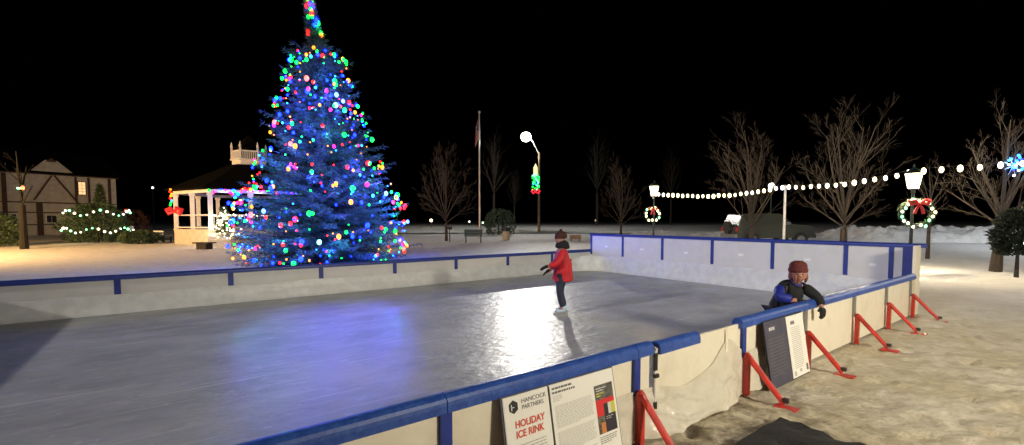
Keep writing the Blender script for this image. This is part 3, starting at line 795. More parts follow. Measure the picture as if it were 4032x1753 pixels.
for c in ('red', 'green', 'blue', 'amber', 'cyan'):
    mini = MB()
    for _ in range(70 if c == 'blue' else 44):
        h = .02 + .74 * rs.random() ** 1.25; a = view + rs.uniform(-1.6, 1.6); q = spr(h) * rs.uniform(.9, 1.06)
        mini.ball((tlean(h) + q * math.cos(a), q * math.sin(a), h * TH_), rs.uniform(.022, .034), 6, 4)
    mini.build('small_bulbs', BULB[c], spruce)['kind'] = 'stuff'
for h, a, pw in ((.10, -.95, 40), (.24, -1.05, 36), (.40, -.9, 26), (.56, .3, 24), (.27, .9, 26)):
    point_light('bulb_glow', (tlean(h) + spr(h) * 1.04 * math.cos(view + a * 1), spr(h) * 1.04 * math.sin(view + a), h * TH_), pw, GL['green'], spruce, .04)
for h, c in ((.985, 'green'), (.95, 'red'), (.93, 'blue'), (.87, 'green')):
    a = view + rs.uniform(-.6, .6); point_light('bulb_glow', (tlean(h) + .35 * math.cos(a), .35 * math.sin(a), h * TH_), 14, GL[c], spruce, .03)

# ------------------------------------------------------------------ bare trees
def bare_tree(label, loc, h, spread, seed, m, fork=.2, trunk_r=.12, lean=0, levels=4, dens=1.0, group='bare trees on the green', up=1.0):
    r_ = random.Random(seed); t = thing('bare_tree', label, 'tree', loc, 0, group)
    tr = MB(); cw = MB()
    tp = [Vector((0, 0, -.1)), Vector((lean * .1 * h, 0, h * fork * .5)), Vector((lean * .25 * h, 0, h * fork))]
    tr.tube(tp, [trunk_r * 1.25, trunk_r, trunk_r * .9], 9)
    tr.build('trunk', m, t)
    def limb(p, d, ln, r0, lev):
        n = 5; pts = [p.copy()]; rad = [r0]; dd = d.copy()
        for k in range(n):
            dd = (dd + Vector((r_.uniform(-1, 1), r_.uniform(-1, 1), r_.uniform(-.4, .9))) * .075).normalized()
            pts.append(pts[-1] + dd * ln / n); rad.append(max(.0045, r0 * (1 - .78 * (k + 1) / n)))
        cw.tube(pts, rad, 5 if lev < 2 else 3, cap=False)
        if lev >= levels: return
        nbr = int((6 if lev == 0 else 5) * dens)
        for b in range(nbr):
            s = .22 + .75 * (b + r_.random()) / nbr; k = min(n - 1, int(s * n)); q = pts[k].lerp(pts[k + 1], s * n - k)
            ax_ = (pts[k + 1] - pts[k]).normalized(); side = Matrix.Rotation(r_.uniform(0, 6.28), 3, ax_) @ ax_.orthogonal().normalized()
            nd = (ax_ * up + side * r_.uniform(.45, .8) + Vector((0, 0, .12))).normalized()
            limb(q, nd, ln * r_.uniform(.38, .62) * (1 - .3 * s), rad[k] * .5, lev + 1)
    nl = int(13 * dens)
    for k in range(nl):
        a = k * 2.4 + r_.uniform(-.3, .3); s = (k + .5) / nl
        o = tp[-1] + Vector((lean * .1, 0, h * .16 * s - .04))
        sp = spread * (1 - s) ** .7 * r_.uniform(.75, 1.1)
        d = Vector((math.cos(a) * sp + lean, math.sin(a) * sp, .50 + .7 * s)).normalized()
        limb(o, d, h * (1 - fork) * (.52 + .42 * s) * r_.uniform(.85, 1.05), trunk_r * (.32 + .18 * s), 1)
    cw.build('crown', m, t)
    return t
def at(px, d): return (ax(px, d), d, base_z(0, d))
bare_tree('bare young tree beside the flagpole and bench', at(1757, 33), 6.1, .85, 21, M['bark'], .22, .10)
bare_tree('bare young tree between the street light and small wreath lamp', at(2445, 36), 5.4, .8, 22, M['bark'], .2, .10)
bare_tree('bare tree standing before the dark parked vehicle', at(2960, 25.5), 6.1, .75, 23, M['bark'], .2, .14)
bare_tree('broad bare tree behind the end wall with bulbs crossing it', at(3322, 22), 6.2, .85, 24, M['bark'], .22, .16, dens=1.1)
bare_tree('bare tree with a blue light cluster hung on its trunk', at(3928, 16.4), 5.2, 1.0, 25, M['bark'], .30, .15, lean=.10)
bare_tree('thin dark tree in front of the half-timbered house', at(92, 25.5), 5.0, .5, 26, mat('black_bark', (.010, .008, .006), .95), .5, .16, dens=.4)
bare_tree('thin bare sapling standing by the ploughed snow bank', at(3657, 21), 4.2, 1.3, 27, M['bark'], .5, .07, dens=.7)
far_t = bare_tree('dim tree at the wood edge just behind the flagpole', at(1945, 72), 13, .5, 31, M['bark_dark'], .4, .2, levels=3, group='trees at the edge of the dark wood')
for px, dd, rz, s, lb_ in ((2025, 84, 1, .7, 'short dim tree at the wood edge behind the large evergreen bush'), (2350, 80, 2, 1.1, 'tallest dim tree at the wood edge between street light and young tree'), (2640, 88, 4, 1.0, 'dim tree at the wood edge behind the small wreath lamp')):
    copy_thing(far_t, at(px, dd), rz, lb_, s)

# blue light cluster on the right-hand tree
bc = thing('light_cluster', 'glowing icy blue light cluster hung on a bare tree trunk', 'decoration', (ax(3975, 16.0), 16.0, 0))
rr = random.Random(8); zc = 1.87 + (868 - 655) / F * 16
cg = MB()
for k in range(9):
    a = 2 * math.pi * k / 9; cg.tube([(0, 0, zc), (.36 * math.cos(a), -.02, zc + .36 * math.sin(a))], .012, 5)
cg.build('frame', M['steel'], bc)
for k in range(26):
    a = rr.uniform(0, 6.28); q = rr.uniform(.05, .38); bulb(bc, (q * math.cos(a) + .05, -.05 - .05 * rr.random(), zc + q * math.sin(a)), rr.choice(['cyan', 'cyan', 'blue', 'cyan', 'white']), .038)
point_light('cluster_glow', (-.1, -.15, zc), 60, (.2, .5, 1), bc, .1)

# ------------------------------------------------------------------ shrubs
def shrub(name, label, loc, rx, ry, h, n, seed, m, group=None, cone=0, cat='shrub', z0=.05, blade=(.16, .05)):
    r_ = random.Random(seed); t = thing(name, label, cat, loc, 0, group)
    mb = MB(); st_ = MB(); st_.tube([(0, 0, -.05), (0, 0, h * .6)], [.07, .03], 6)
    for k in range(n):
        u = r_.random(); z = z0 + (h - z0) * u
        wv = (1 - u) * cone + (1 - cone) * math.sqrt(max(0, 1 - (2 * u - .85) ** 2 / 1.4))
        a = r_.uniform(0, 6.28); q = wv * r_.uniform(.55, 1.0) * (1 + .18 * math.sin(a * 3 + seed) + .12 * noise.noise(Vector((a * 2, u * 5, seed))))
        needles(mb, (rx * q * math.cos(a), ry * q * math.sin(a), z), (math.cos(a), math.sin(a), .5), blade[0], blade[1], 4, .07, r_)
    st_.build('stem', M['bark_dark'], t); mb.build('foliage', m, t)
    return t
lit = shrub('evergreen_shrub', 'rounded evergreen with two loops of white lights before the half-timbered house', at(385, 31), 2.0, 1.6, 2.6, 2300, 41, M['needle2'])
rr = random.Random(12)
for zf, n_, amp in ((2.0, 15, .18), (.85, 18, .16)):
    for k in range(n_):
        a = math.atan2(-31, 28) + (k / (n_ - 1) - .5) * 2.7; q = 1.02 if zf < 1.5 else .95
        bulb(lit, (2.0 * q * math.cos(a), 1.6 * q * math.sin(a), zf + amp * math.sin(k * 1.1) + .03 * rr.random()), rr.choice(['warm', 'white', 'white', 'hotgreen']), .055 + .03 * rr.random())
shrub('evergreen_shrub', 'dark pointed evergreen rising behind the light-looped shrub', at(400, 34), 1.0, 1.0, 4.2, 900, 42, M['needle2'], cone=.9)
shrub('low_shrub', 'dark low spreading shrub between the gazebo and the light-looped evergreen', at(545, 29.5), 1.15, .9, .8, 700, 43, M['needle2'])
shrub('evergreen_shrub', 'dark evergreen bush at the foot of the thin dark tree', at(-8, 27), 1.0, 1.0, 1.9, 900, 44, M['needle2'])
shrub('evergreen_shrub', 'large dark evergreen bush beyond the flagpole and bin', at(1962, 44), 1.5, 1.3, 2.5, 1200, 45, M['needle2'])
shrub('brown_shrub', 'bare reddish brown shrub beside the gazebo', at(525, 38), 1.2, 1.0, 2.3, 500, 46, mat('dry_twigs', (.14, .06, .035), .9), blade=(.3, .02))
gz_sh = shrub('lit_shrub', 'cone shaped shrub thick with warm white lights at the gazebo steps', at(884, 28), .62, .6, 2.35, 500, 47, M['needle2'], cone=.85, z0=.3)
for k in range(64):
    u = rr.random() ** 1.25; a = view + rr.uniform(-1.9, 1.9); q = (1 - u) * .66 + .05
    bulb(gz_sh, (q * math.cos(a), q * math.sin(a), .45 + 1.95 * u), rr.choice(['warm', 'warm', 'white']), .045)
point_light('shrub_glow', (-.5, -1.0, 1.3), 60, COL['lantern'], gz_sh, .1)
sf = shrub('snowy_shrub', 'low snow dusted shrub at the foot of the gazebo lit by its bulbs', at(945, 26.5), .6, .5, 1.0, 260, 48, mat('frosted_twigs', (.55, .5, .42), .8), blade=(.12, .06))
for k in range(8): bulb(sf, (rr.uniform(-.5, .4), -.45, rr.uniform(.5, 1.1)), 'warm', .04)
tp = shrub('topiary', 'small dark evergreen on a bare stem with clumps of white lights', at(4012, 14.6), .62, .55, 2.15, 1500, 49, mat('dark_clipped_leaves', (.012, .02, .012), .7), z0=.78, cat='topiary')
for (dx, dz) in ((-.42, 1.15), (-.36, 1.24), (-.30, 1.10), (-.24, 1.2), (-.18, 1.12), (.02, 1.72), (.08, 1.6), (.1, 1.8), (.15, 1.7), (-.40, 1.19)):
    bulb(tp, (dx, -.56, dz), rr.choice(['warm', 'white']), .036)

# ------------------------------------------------------------------ gazebo
gd = 32.0; GP = Vector((ax(990, gd), gd, .36)); sight = math.atan2(GP.y, GP.x)
gz = thing('gazebo', 'white hexagonal gazebo with railings, blue and white lights and a roof cupola', 'gazebo', GP, sight + math.pi)   # local +x towards the viewer
GR = 4.75; gz.scale = (.93, .93, .95)
hx = [Vector((GR * math.cos(R(30 + 60 * k)), GR * math.sin(R(30 + 60 * k)), 0)) for k in range(6)]
base = MB(); base.lathe([(GR, -.15), (GR, .92), (GR + .06, .92), (GR + .06, 1.0)], 6)
# lathe vertices sit at half steps: 30, 90 ... degrees
base.build('base', mat('painted_base', (.55, .50, .42), .7, (.48, .43, .36), 3), gz)
for k in range(6):
    a, b = hx[k], hx[(k + 1) % 6]; steps = (k == 5)
    for j in (0, 1):
        p0, p1 = a.lerp(b, j / 2), a.lerp(b, (j + 1) / 2)
        MB().box((p0.x * .97, p0.y * .97, 2.25), (.26, .26, 2.5)).box((p0.x * .97, p0.y * .97, 3.3), (.36, .36, .14)).build('column', M['white_paint'], gz)
        if k == 5 and j == 1 and False: continue
        rl = MB(); i0, i1 = p0 * .97, p1 * .97
        rl.bar(i0 + Vector((0, 0, 1.95)), i1 + Vector((0, 0, 1.95)), .10, .07); rl.bar(i0 + Vector((0, 0, 1.12)), i1 + Vector((0, 0, 1.12)), .07, .07)
        rl = rl.build('railing', M['white_paint'], gz)
        if k in (0, 5, 1):
            bl = MB().box((0, 0, 1.53), (.045, .045, .76)).mesh('baluster', M['white_paint'])
            nb2 = 12
            for q in range(1, nb2): pq = i0.lerp(i1, q / nb2); link('baluster', bl, rl, (pq.x, pq.y, 0))
    MB().bar(a * .97 + Vector((0, 0, 3.50)), b * .97 + Vector((0, 0, 3.50)), .30, .20).build('beam', M['white_paint'], gz)
rf = MB().lathe([(GR + .5, 3.63), (GR + .5, 3.72), (1.45, 5.55), (1.45, 5.6)], 6).build('roof', M['roof'], gz)
cu = MB().lathe([(1.12, 5.58), (1.12, 5.95), (1.24, 5.97), (1.24, 6.05), (.8, 6.05)], 6).build('cupola', M['white_paint'], rf)
for k in range(6):
    a = Vector((1.12 * math.cos(R(30 + 60 * k)), 1.12 * math.sin(R(30 + 60 * k)), 0)); b = Vector((1.12 * math.cos(R(90 + 60 * k)), 1.12 * math.sin(R(90 + 60 * k)), 0))
    cr_ = MB(); cr_.bar(a + Vector((0, 0, 6.62)), b + Vector((0, 0, 6.62)), .08, .08)
    for q in range(9): pq = a.lerp(b, q / 8.5 + .03); cr_.box((pq.x, pq.y, 6.33), (.06, .06, .55))
    cr_.box((a.x, a.y, 6.45), (.14, .14, .8)).lathe([(.05, 0), (.09, .08), (.01, .45)], 6, (a.x, a.y, 6.84))
    cr_.build('cupola_railing', M['white_paint'], rf)
MB().lathe([(.7, 6.05), (.7, 6.9), (.95, 6.92), (.05, 7.9)], 6).build('cupola_roof', M['roof'], rf)
stp = MB()
for k in range(4): stp.box((GR * .866 + .15 + .28 * (3 - k), -1.6, .12 + .22 * k - .11), (.3, 1.7, .24))
stp.build('steps', M['white_paint'], gz)
rr = random.Random(9)
for k in (0, 5, 1):
    a, b = hx[k], hx[(k + 1) % 6]
    for q in range(17):
        p_ = a.lerp(b, (q + rr.random() * .6) / 17) * 1.0
        if rr.random() < .85: bulb(gz, (p_.x + .0, p_.y, 3.52 + rr.uniform(-.13, .12)), rr.choice(['blue', 'blue', 'blue', 'cyan', 'magenta', 'green', 'blue']), .085)
    for q in range(26):
        p_ = a.lerp(b, (q + rr.random() * .5) / 26); bulb(gz, (p_.x, p_.y, 1.93 + rr.uniform(-.05, .06)), rr.choice(['warm', 'white']), .042)
for (f_, k) in ((.12, 0), (.5, 0), (.9, 0), (.2, 5)):
    p_ = hx[k].lerp(hx[(k + 1) % 6], f_) * 1.05; point_light('rail_glow', (p_.x, p_.y, 1.85), 110, (1, .70, .36), gz, .08)
for (f_, k) in ((.2, 0), (.7, 0), (.2, 5), (.6, 5)):
    p_ = hx[k].lerp(hx[(k + 1) % 6], f_) * 1.06; point_light('eave_glow', (p_.x, p_.y, 3.35), 40, (.1, .15, 1), gz, .08)
# red bow and coloured bulbs on the gazebo's outer corner
gb = thing('ribbon_bow', 'red ribbon bow with coloured bulbs on the corner of the gazebo rail', 'bow', (ax(690, 29.0), 29.0, .36))
bw = MB()
for s in (-1, 1): bw.tube([(0, 0, 2.05), (s * .22, -.1, 2.30), (s * .45, 0, 2.2), (s * .38, 0, 1.95), (0, 0, 2.05)], [.06, .14, .16, .12, .06], 6)
bw.build('ribbon', mat('lit_red_ribbon', (.6, .02, .03), .5, emit=((1, .02, .03), .12)), gb)
for k, c in enumerate(['green', 'green', 'cyan', 'red', 'amber', 'amber', 'red', 'amber']): bulb(gb, (-.1 + .05 * (k % 3), -.2, 2.5 + .14 * k), c, .06)

# benches, bin, sign posts
def bench(label, loc, rot, wd, m, solid, group=None):
    t = thing('park_bench', label, 'bench', loc, rot, group)
    for s in (-1, 1):
        MB().box((s * wd * .42, .02, .22), (.08, .46, .06)).box((s * wd * .42, -.20, .40), (.08, .07, .8)).box((s * wd * .42, .22, .21), (.08, .07, .43)).build('leg', M['iron'], t)
    for k in range(4): MB().box((0, -.10 + k * .105, .45), (wd, .09, .035)).build('seat_slat', m, t)
    for k in range(4 if solid else 2): MB().box((0, -.245, .55 + k * (.105 if solid else .2)), (wd, .03, .098)).build('back_slat', m, t)
    return t
bench('dark slatted park bench seen from behind beside the flagpole', at(1864, 30.5), R(5), 1.2, M['benchgreen'], True)
bench('pale slatted bench standing against the gazebo railing side', (ax(640, 31.5), 31.5, .36), R(-30), 1.5, M['white_paint'], False)
tb = thing('picnic_table', 'dark low table on a block leg in front of the gazebo', 'table', (ax(803, 25.5), 25.5, .2), R(-12))
MB().box((0, 0, .40), (1.05, .6, .07)).build('table_top', M['bark_dark'], tb); MB().box((0, 0, .18), (.66, .45, .36)).build('leg', M['bark_dark'], tb)
bi = thing('litter_bin', 'beige litter bin with dark domed lid beside the far path', 'bin', at(1993, 35))
MB().lathe([(.24, 0), (.26, .04), (.27, .62), (.25, .66)], 14).build('barrel', M['rubbish'], bi)
for k in range(14):
    a = 2 * math.pi * k / 14; MB().box((.272 * math.cos(a), .272 * math.sin(a), .34), (.03, .07, .56), Matrix.Rotation(a, 3, 'Z')).build('slat', M['rubbish'], bi)
MB().lathe([(.28, .66), (.29, .72), (.26, .86), (.15, .97), (.03, 1.0)], 14).build('lid', M['black'], bi)
ps = thing('post_sign', 'thin dark sign on a post beside the bare young tree', 'sign', at(1771, 31.5))
MB().box((0, 0, .5), (.06, .06, 1.0)).build('post', M['bark_dark'], ps); MB().box((0, -.04, .98), (.34, .03, .2)).build('sign_plate', M['bark_dark'], ps)
bx = thing('planter_box', 'small brown wooden planter box on the snow beyond the skater', 'planter', at(2266, 33))
for s in (-1, 1):
    MB().box((0, s * .2, .3), (.8, .04, .3)).build('side_board', M['wood'], bx); MB().box((s * .38, 0, .3), (.04, .36, .3)).build('end_board', M['wood'], bx)
MB().box((0, 0, .40), (.72, .36, .05)).build('soil', M['bark_dark'], bx); MB().box((-.3, 0, .07), (.1, .36, .15)).box((.3, 0, .07), (.1, .36, .15)).build('feet', M['wood'], bx)
# flagpole
fp = thing('flagpole', 'tall slim flagpole rising behind the park bench', 'flagpole', at(1889, 37.5))
FH = 1.87 + (868 - 452) / F * 37.5 - base_z(0, 37.5)
MB().lathe([(.11, 0), (.09, .2), (.05, FH)], 10).build('shaft', M['steel'], fp); MB().ball((0, 0, FH + .1), .11, 10, 6).build('finial', M['chrome'], fp)
fg = thing('flag', 'limp stars and stripes flag hanging down its pole', 'flag', (ax(1889, 37.5), 37.5, base_z(0, 37.5)))
M['flagred'] = mat('flag_red', (.42, .02, .03), .8); M['flagwhite'] = mat('flag_white', (.55, .54, .52), .8); M['flagblue'] = mat('flag_blue', (.02, .03, .14), .8)
fw, fh = 1.5, 1.9
def flag_pt(s, t_):       # s away from the pole, t down; hangs in folds
    fold = s * .32
    return (-.06 - fold * (.6 + .4 * t_) - .03 * math.sin(s * 14 + t_ * 3), -.03 + .09 * math.sin(s * 16 + 2 * t_) * (.4 + s), FH - .25 - t_ * fh - s * .75)
for k in range(13):
    mb = MB(); n_ = 16; s0 = .4 if k < 7 else 0
    for i in range(n_ + 1):
        s = s0 + (1 - s0) * i / n_
        mb.v += [flag_pt(s, k / 13), flag_pt(s, (k + 1) / 13)]
    for i in range(n_): mb.f.append((2 * i, 2 * i + 1, 2 * i + 3, 2 * i + 2))
    mb.build('stripe', M['flagwhite'] if k % 2 else M['flagred'], fg)
mb = MB(); n_ = 8
for i in range(n_ + 1):
    for j in range(5): mb.v.append(flag_pt(.4 * i / n_, 7 / 13 * j / 4))
for i in range(n_):
    for j in range(4): a = i * 5 + j; mb.f.append((a, a + 1, a + 6, a + 5))
mb.build('canton', M['flagblue'], fg)

# far small lamps
def far_lamp(label, px, py, d, r, color, strength, hgt=None):
    z = 1.87 + (868 - py) / F * d
    t = thing('far_lamp', label, 'lamp', (ax(px, d), d, base_z(0, d)))
    z -= base_z(0, d)
    MB().lathe([(.06, -.1), (.05, max(.2, z))], 6).build('post', M['iron'], t)
    MB().ball((0, 0, z), r, 8, 6).build('globe', glow('far_lamp', color, strength), t); return t
far_lamp('distant warm porch lamp low beside the bare young tree', 1698, 868, 70, .24, (1, .75, .4), 5)
far_lamp('distant small white lamp low left of the flagpole foot', 1848, 873, 75, .16, (.9, 1, .8), 3)
far_lamp('distant small greenish lamp right against the flagpole foot', 1901, 877, 75, .16, (.7, 1, .6), 3)
far_lamp('distant dim orange lamp near the small wreath lamp post', 2345, 868, 80, .18, (1, .6, .3), .5)
far_lamp('distant white lamp high between house and gazebo', 608, 740, 60, .14, (1, .95, .9), 3)
far_lamp('small red lamp beside the light-looped evergreen', 498, 829, 34, .08, (1, .08, .02), 3)
hl = far_lamp('bright white lamp hanging above the bulb string behind the bare tree', 3033, 733, 40, .27, (1, .95, .8), 6)
gl = thing('star_decoration', 'small green and pink lit decoration before the upper house wall', 'decoration', (ax(90, 25.2), 25.2, .28))
zq = 1.87 + (868 - 742) / F * 25.2 - .28
MB().tube([(-.3, 0, zq - .2), (.25, 0, zq - .2), (.25, 0, zq + .2), (-.3, 0, zq + .2), (-.3, 0, zq - .2)], .015, 5).build('frame', M['iron'], gl)
MB().ball((-.1, 0, zq), .07, 8, 6, (1.6, 1, .8)).build('bulb', BULB['hotgreen'], gl); MB().ball((.12, .02, zq + .02), .10, 8, 6, (1.4, .6, 1.3)).build('bulb', glow('pink', (.8, .25, .18), .35), gl)

# ------------------------------------------------------------------ half-timbered house
HA, HB = Vector((-47, 40.5, .35)), Vector((-42.5, 48.5, .35)); hd_ = (HB - HA).normalized(); HROT = math.atan2(hd_.y, hd_.x)
ho = thing('house', 'half-timbered cream house with a lit upper window and dark roof', 'house', HA, HROT)   # local x along the front, -y outward
HL = 9.18; EV = 6.05
wl = MB().box((HL / 2 - 3, 4, EV / 2 - .1), (HL + 6, 8, EV + .2)).build('wall', M['stucco'], ho)
def tim(x0, z0, x1, z1, w_=.24): MB().bar((x0, -.045, z0), (x1, -.045, z1), w_, .10).build('timber', M['timber'], ho)
Z0 = -.35
MB().box((HL / 2 - 3, -.05, EV + .04), (HL + 6.4, .16, .30)).build('timber', M['timber'], ho)
for (a, b, c, d, e) in ((4.22, 5.9, 2.9, 3.45, .20), (4.4, 5.9, 6.05, 3.30, .20), (-5.9, 3.28, 9.1, 3.22, .20), (-5.9, 2.30, 6.0, 2.27, .15), (3.25, .0, 3.25, 3.2, .42), (1.0, 0, 1.0, 5.9, .30), (6.95, 3.3, 6.95, 5.9, .16), (8.62, .0, 8.62, 5.9, .22), (5.95, 3.3, 5.95, 5.9, .15), (-2, 0, -2, 5.9, .3), (-3, 5.9, -2, 3.4, .2), (2.0, 1.12, 5.9, 1.14, .14), (6.05, 0, 6.05, 3.2, .2)): tim(a, b, c, d, e)
def window(x0, z0, x1, z1, pane, split):
    wn = MB().box(((x0 + x1) / 2, -.06, (z0 + z1) / 2), (x1 - x0, .10, z1 - z0)).build('window', M['white_paint'] if pane is not M['glass_lit'] else M['timber'], ho)
    for i in range(split[0]):
        for j in range(split[1]):
            wx, wz = (x1 - x0 - .12) / split[0], (z1 - z0 - .12) / split[1]
            MB().box((x0 + .06 + wx * (i + .5), -.118, z0 + .06 + wz * (j + .5)), (wx - .03, .012, wz - .03)).build('pane', pane, wn)
window(6.05, 4.08, 6.72, 5.48, M['glass_lit'], (2, 4)); window(1.2, 1.25, 1.74, 2.18, M['glass_dark'], (1, 2)); window(3.62, 1.25, 4.46, 2.08, M['glass_dark'], (2, 1)); window(-.6, 1.25, .2, 2.18, M['glass_dark'], (2, 1))
rf = MB()
x0, x1 = -6.3, HL + .45
rf.quad((x0, -.5, EV - .02), (x1, -.5, EV - .02), (x1, 4, EV + 2.6), (x0, 4, EV + 2.6)).quad((x1, 8.5, EV - .02), (x0, 8.5, EV - .02), (x0, 4, EV + 2.6), (x1, 4, EV + 2.6))
rf.quad((x0, -.5, EV - .02), (x0, 4, EV + 2.6), (x0, 8.5, EV - .02)).quad((x1, -.5, EV - .02), (x1, 8.5, EV - .02), (x1, 4, EV + 2.6))
rf = rf.build('roof', M['roof'], ho)
gm = MB(); gm.quad((2.75, -.12, EV + .2), (5.75, -.12, EV + .2), (4.65, -.12, 7.35), (3.75, -.12, 7.35)); gm.build('gable', M['stucco'], rf)
MB().quad((2.6, -.35, EV + .12), (3.72, -.35, 7.42), (3.72, 3.2, 7.42), (2.6, .2, EV + .12)).quad((3.72, -.35, 7.42), (4.2, -.35, 7.75), (4.2, 3.2, 7.75), (3.72, 3.2, 7.42)).quad((4.2, -.35, 7.75), (4.68, -.35, 7.42), (4.68, 3.2, 7.42), (4.2, 3.2, 7.75)).quad((4.68, -.35, 7.42), (5.9, -.35, EV + .12), (5.9, .2, EV + .12), (4.68, 3.2, 7.42)).build('gable_roof', M['roof'], rf)
MB().quad((3.75, -.13, 7.2), (4.65, -.13, 7.2), (4.25, -.13, 7.6)).build('gable_peak', M['timber'], rf)

# white marker post by the light-looped evergreen
wp = thing('marker_post', 'short pale post beside the light-looped evergreen', 'post', at(519, 32))
MB().box((0, 0, .5), (.14, .14, 1.1)).build('shaft', M['white_paint'], wp); MB().box((0, 0, 1.08), (.2, .2, .06)).build('post_cap', M['white_paint'], wp)

# ------------------------------------------------------------------ parked vehicle
CP = Vector((ax(2872, 27), 27, .34))
cv = thing('parked_truck', 'dark high-riding off-road vehicle parked behind the end wall', 'truck', CP, R(3))      # local x to its nose
side = [(0, .62), (.02, 1.15), (.10, 1.22), (.32, 1.86), (.5, 1.93), (2.55, 1.93), (2.75, 1.86), (3.25, 1.32), (4.45, 1.22), (4.62, 1.12), (4.66, .62), (4.3, .50), (.3, .50)]
bd = MB()
for y in (-.92, .92):
    for x, z in side: bd.v.append((x, y * (.86 if z > 1.4 else 1), z))
n_ = len(side); bd.f += [tuple(range(n_))[::1], tuple(range(n_, 2 * n_))[::-1]]
for j in range(n_): bd.f.append((j, n_ + j, n_ + (j + 1) % n_, (j + 1) % n_))
body = bd.build('body', M['carpaint'], cv)
for (xa, xb, xc, xd) in ((.42, .52, 1.45, 1.45), (1.55, 1.55, 2.52, 2.98)):
    MB().quad((xa, -.905, 1.30), (xd, -.905, 1.30), (xc, -.80, 1.82), (xb, -.80, 1.82)).build('window', M['glass_dark'], cv)
MB().quad((2.80, -.7, 1.80), (3.26, -.8, 1.34), (3.26, .8, 1.34), (2.80, .7, 1.80)).build('windscreen', M['glass_dark'], cv)
for x in (.88, 3.78):
    for y in (-.86, .86):
        wh = MB().tube([(x, y - .13, .42), (x, y - .11, .42), (x, y + .11, .42), (x, y + .13, .42)], [.36, .42, .42, .36], 18).build('wheel', M['tyre'], cv)
        MB().tube([(x, y - .145, .42), (x, y - .12, .42)], [.22, .25], 12).build('rim', M['chrome'] if x < 2 else M['steel'], wh)
        MB().tube([(x - .52, y, .62), (x - .42, y, .90), (x, y, 1.0), (x + .42, y, .90), (x + .52, y, .62)], .07, 6).build('wheel_arch', M['black'], cv)
MB().box((4.70, 0, .62), (.14, 1.7, .2)).build('bumper', M['black'], cv); MB().box((-.05, 0, .62), (.12, 1.7, .2)).build('bumper', M['steel'], cv)
for y in (-.68, .68): MB().tube([(4.60, y, 1.02), (4.68, y, 1.02)], .11, 10).build('headlight', M['lampglass'], cv); MB().box((-.01, y * 1.2, 1.0), (.06, .14, .26)).build('tail_light', M['redlens'], cv)
MB().box((2.95, -1.02, 1.36), (.12, .22, .17)).build('mirror', M['steel'], cv); MB().bar((.06, -.80, 1.2), (.34, -.78, 1.88), .05, .04).build('rear_pillar', M['steel'], cv)
MB().tube([(-.22, 0, 1.1), (-.02, 0, 1.1)], .37, 16).build('spare_wheel', M['tyre'], cv)
MB().box((2.35, -.86, 1.12), (.16, .03, .04)).build('door_handle', M['chrome'], cv)

# ------------------------------------------------------------------ people
def skin(name, nodes, edges, m, parent, levels=2, root=0):
    names = list(nodes); me = bpy.data.meshes.new(name)
    me.from_pydata([nodes[k][0] for k in names], [(names.index(a), names.index(b)) for a, b in edges], [])
    o = bpy.data.objects.new(name, me); col.objects.link(o)
    o.modifiers.new('skin', 'SKIN').use_smooth_shade = True
    for i, k in enumerate(names):
        r = nodes[k][1]; r = r if isinstance(r, tuple) else (r, r)
        me.skin_vertices[0].data[i].radius = r
        me.skin_vertices[0].data[i].use_root = (i == root)
    ss = o.modifiers.new('sub', 'SUBSURF'); ss.levels = levels; ss.render_levels = levels
    bpy.context.view_layer.update()
    dm = bpy.data.meshes.new_from_object(o.evaluated_get(bpy.context.evaluated_depsgraph_get()))
    bpy.data.objects.remove(o); bpy.data.meshes.remove(me)
    dm.name = name; dm.materials.clear(); dm.materials.append(m)
    dm.polygons.foreach_set('use_smooth', [True] * len(dm.polygons))
    ob = bpy.data.objects.new(name, dm); col.objects.link(ob); ob.parent = parent
    return ob
def chain(*k): return list(zip(k[:-1], k[1:]))
def hand(prefix, nodes, edges, wrist, d, palm_n, s=1.0, curl=.5, fat=1.0):
    """a palm with four fingers and a side thumb, added to a skin skeleton"""
    d = Vector(d).normalized(); pn = Vector(palm_n).normalized(); sd_ = d.cross(pn).normalized(); w_ = Vector(nodes[wrist][0])
    pk = prefix + 'palm'; nodes[pk] = (tuple(w_ + d * .045 * s), (.030 * s * fat, .018 * s * fat)); edges.append((wrist, pk))
    for j, (o_, ln) in enumerate(((-.024, .058), (-.008, .068), (.008, .064), (.024, .050))):
        a = w_ + d * .075 * s + sd_ * o_ * s; b = a + (d + pn * curl * .4).normalized() * ln * .55 * s; c = b + (d + pn * curl * 1.5).normalized() * ln * .5 * s
        k1, k2, k3 = (prefix + 'f%d%s' % (j, q) for q in 'abc')
        nodes[k1] = (tuple(a), .010 * s * fat); nodes[k2] = (tuple(b), .0095 * s * fat); nodes[k3] = (tuple(c), .0085 * s * fat)
        edges += [(pk, k1), (k1, k2), (k2, k3)]
    a = w_ + d * .03 * s - sd_ * .034 * s; b = a + (d * .7 - sd_ * .6 + pn * .3).normalized() * .035 * s
    nodes[prefix + 't1'] = (tuple(a), .011 * s * fat); nodes[prefix + 't2'] = (tuple(b), .0095 * s * fat); edges += [(pk, prefix + 't1'), (prefix + 't1', prefix + 't2')]
def face(parent, c, r, fwd=Vector((1, 0, 0))):
    up = Vector((0, 0, 1)); sd_ = up.cross(fwd).normalized()
    for s in (-1, 1): MB().ball(c + fwd * r * .88 + sd_ * s * r * .36 + up * r * .06, r * .12, 8, 6).build('eye', M['eye'], parent, True)
    MB().ball(c + fwd * r * .92 - up * r * .52, r * .17, 8, 5, (.35, 1.0, .25)).build('mouth', M['lips'], parent, True)
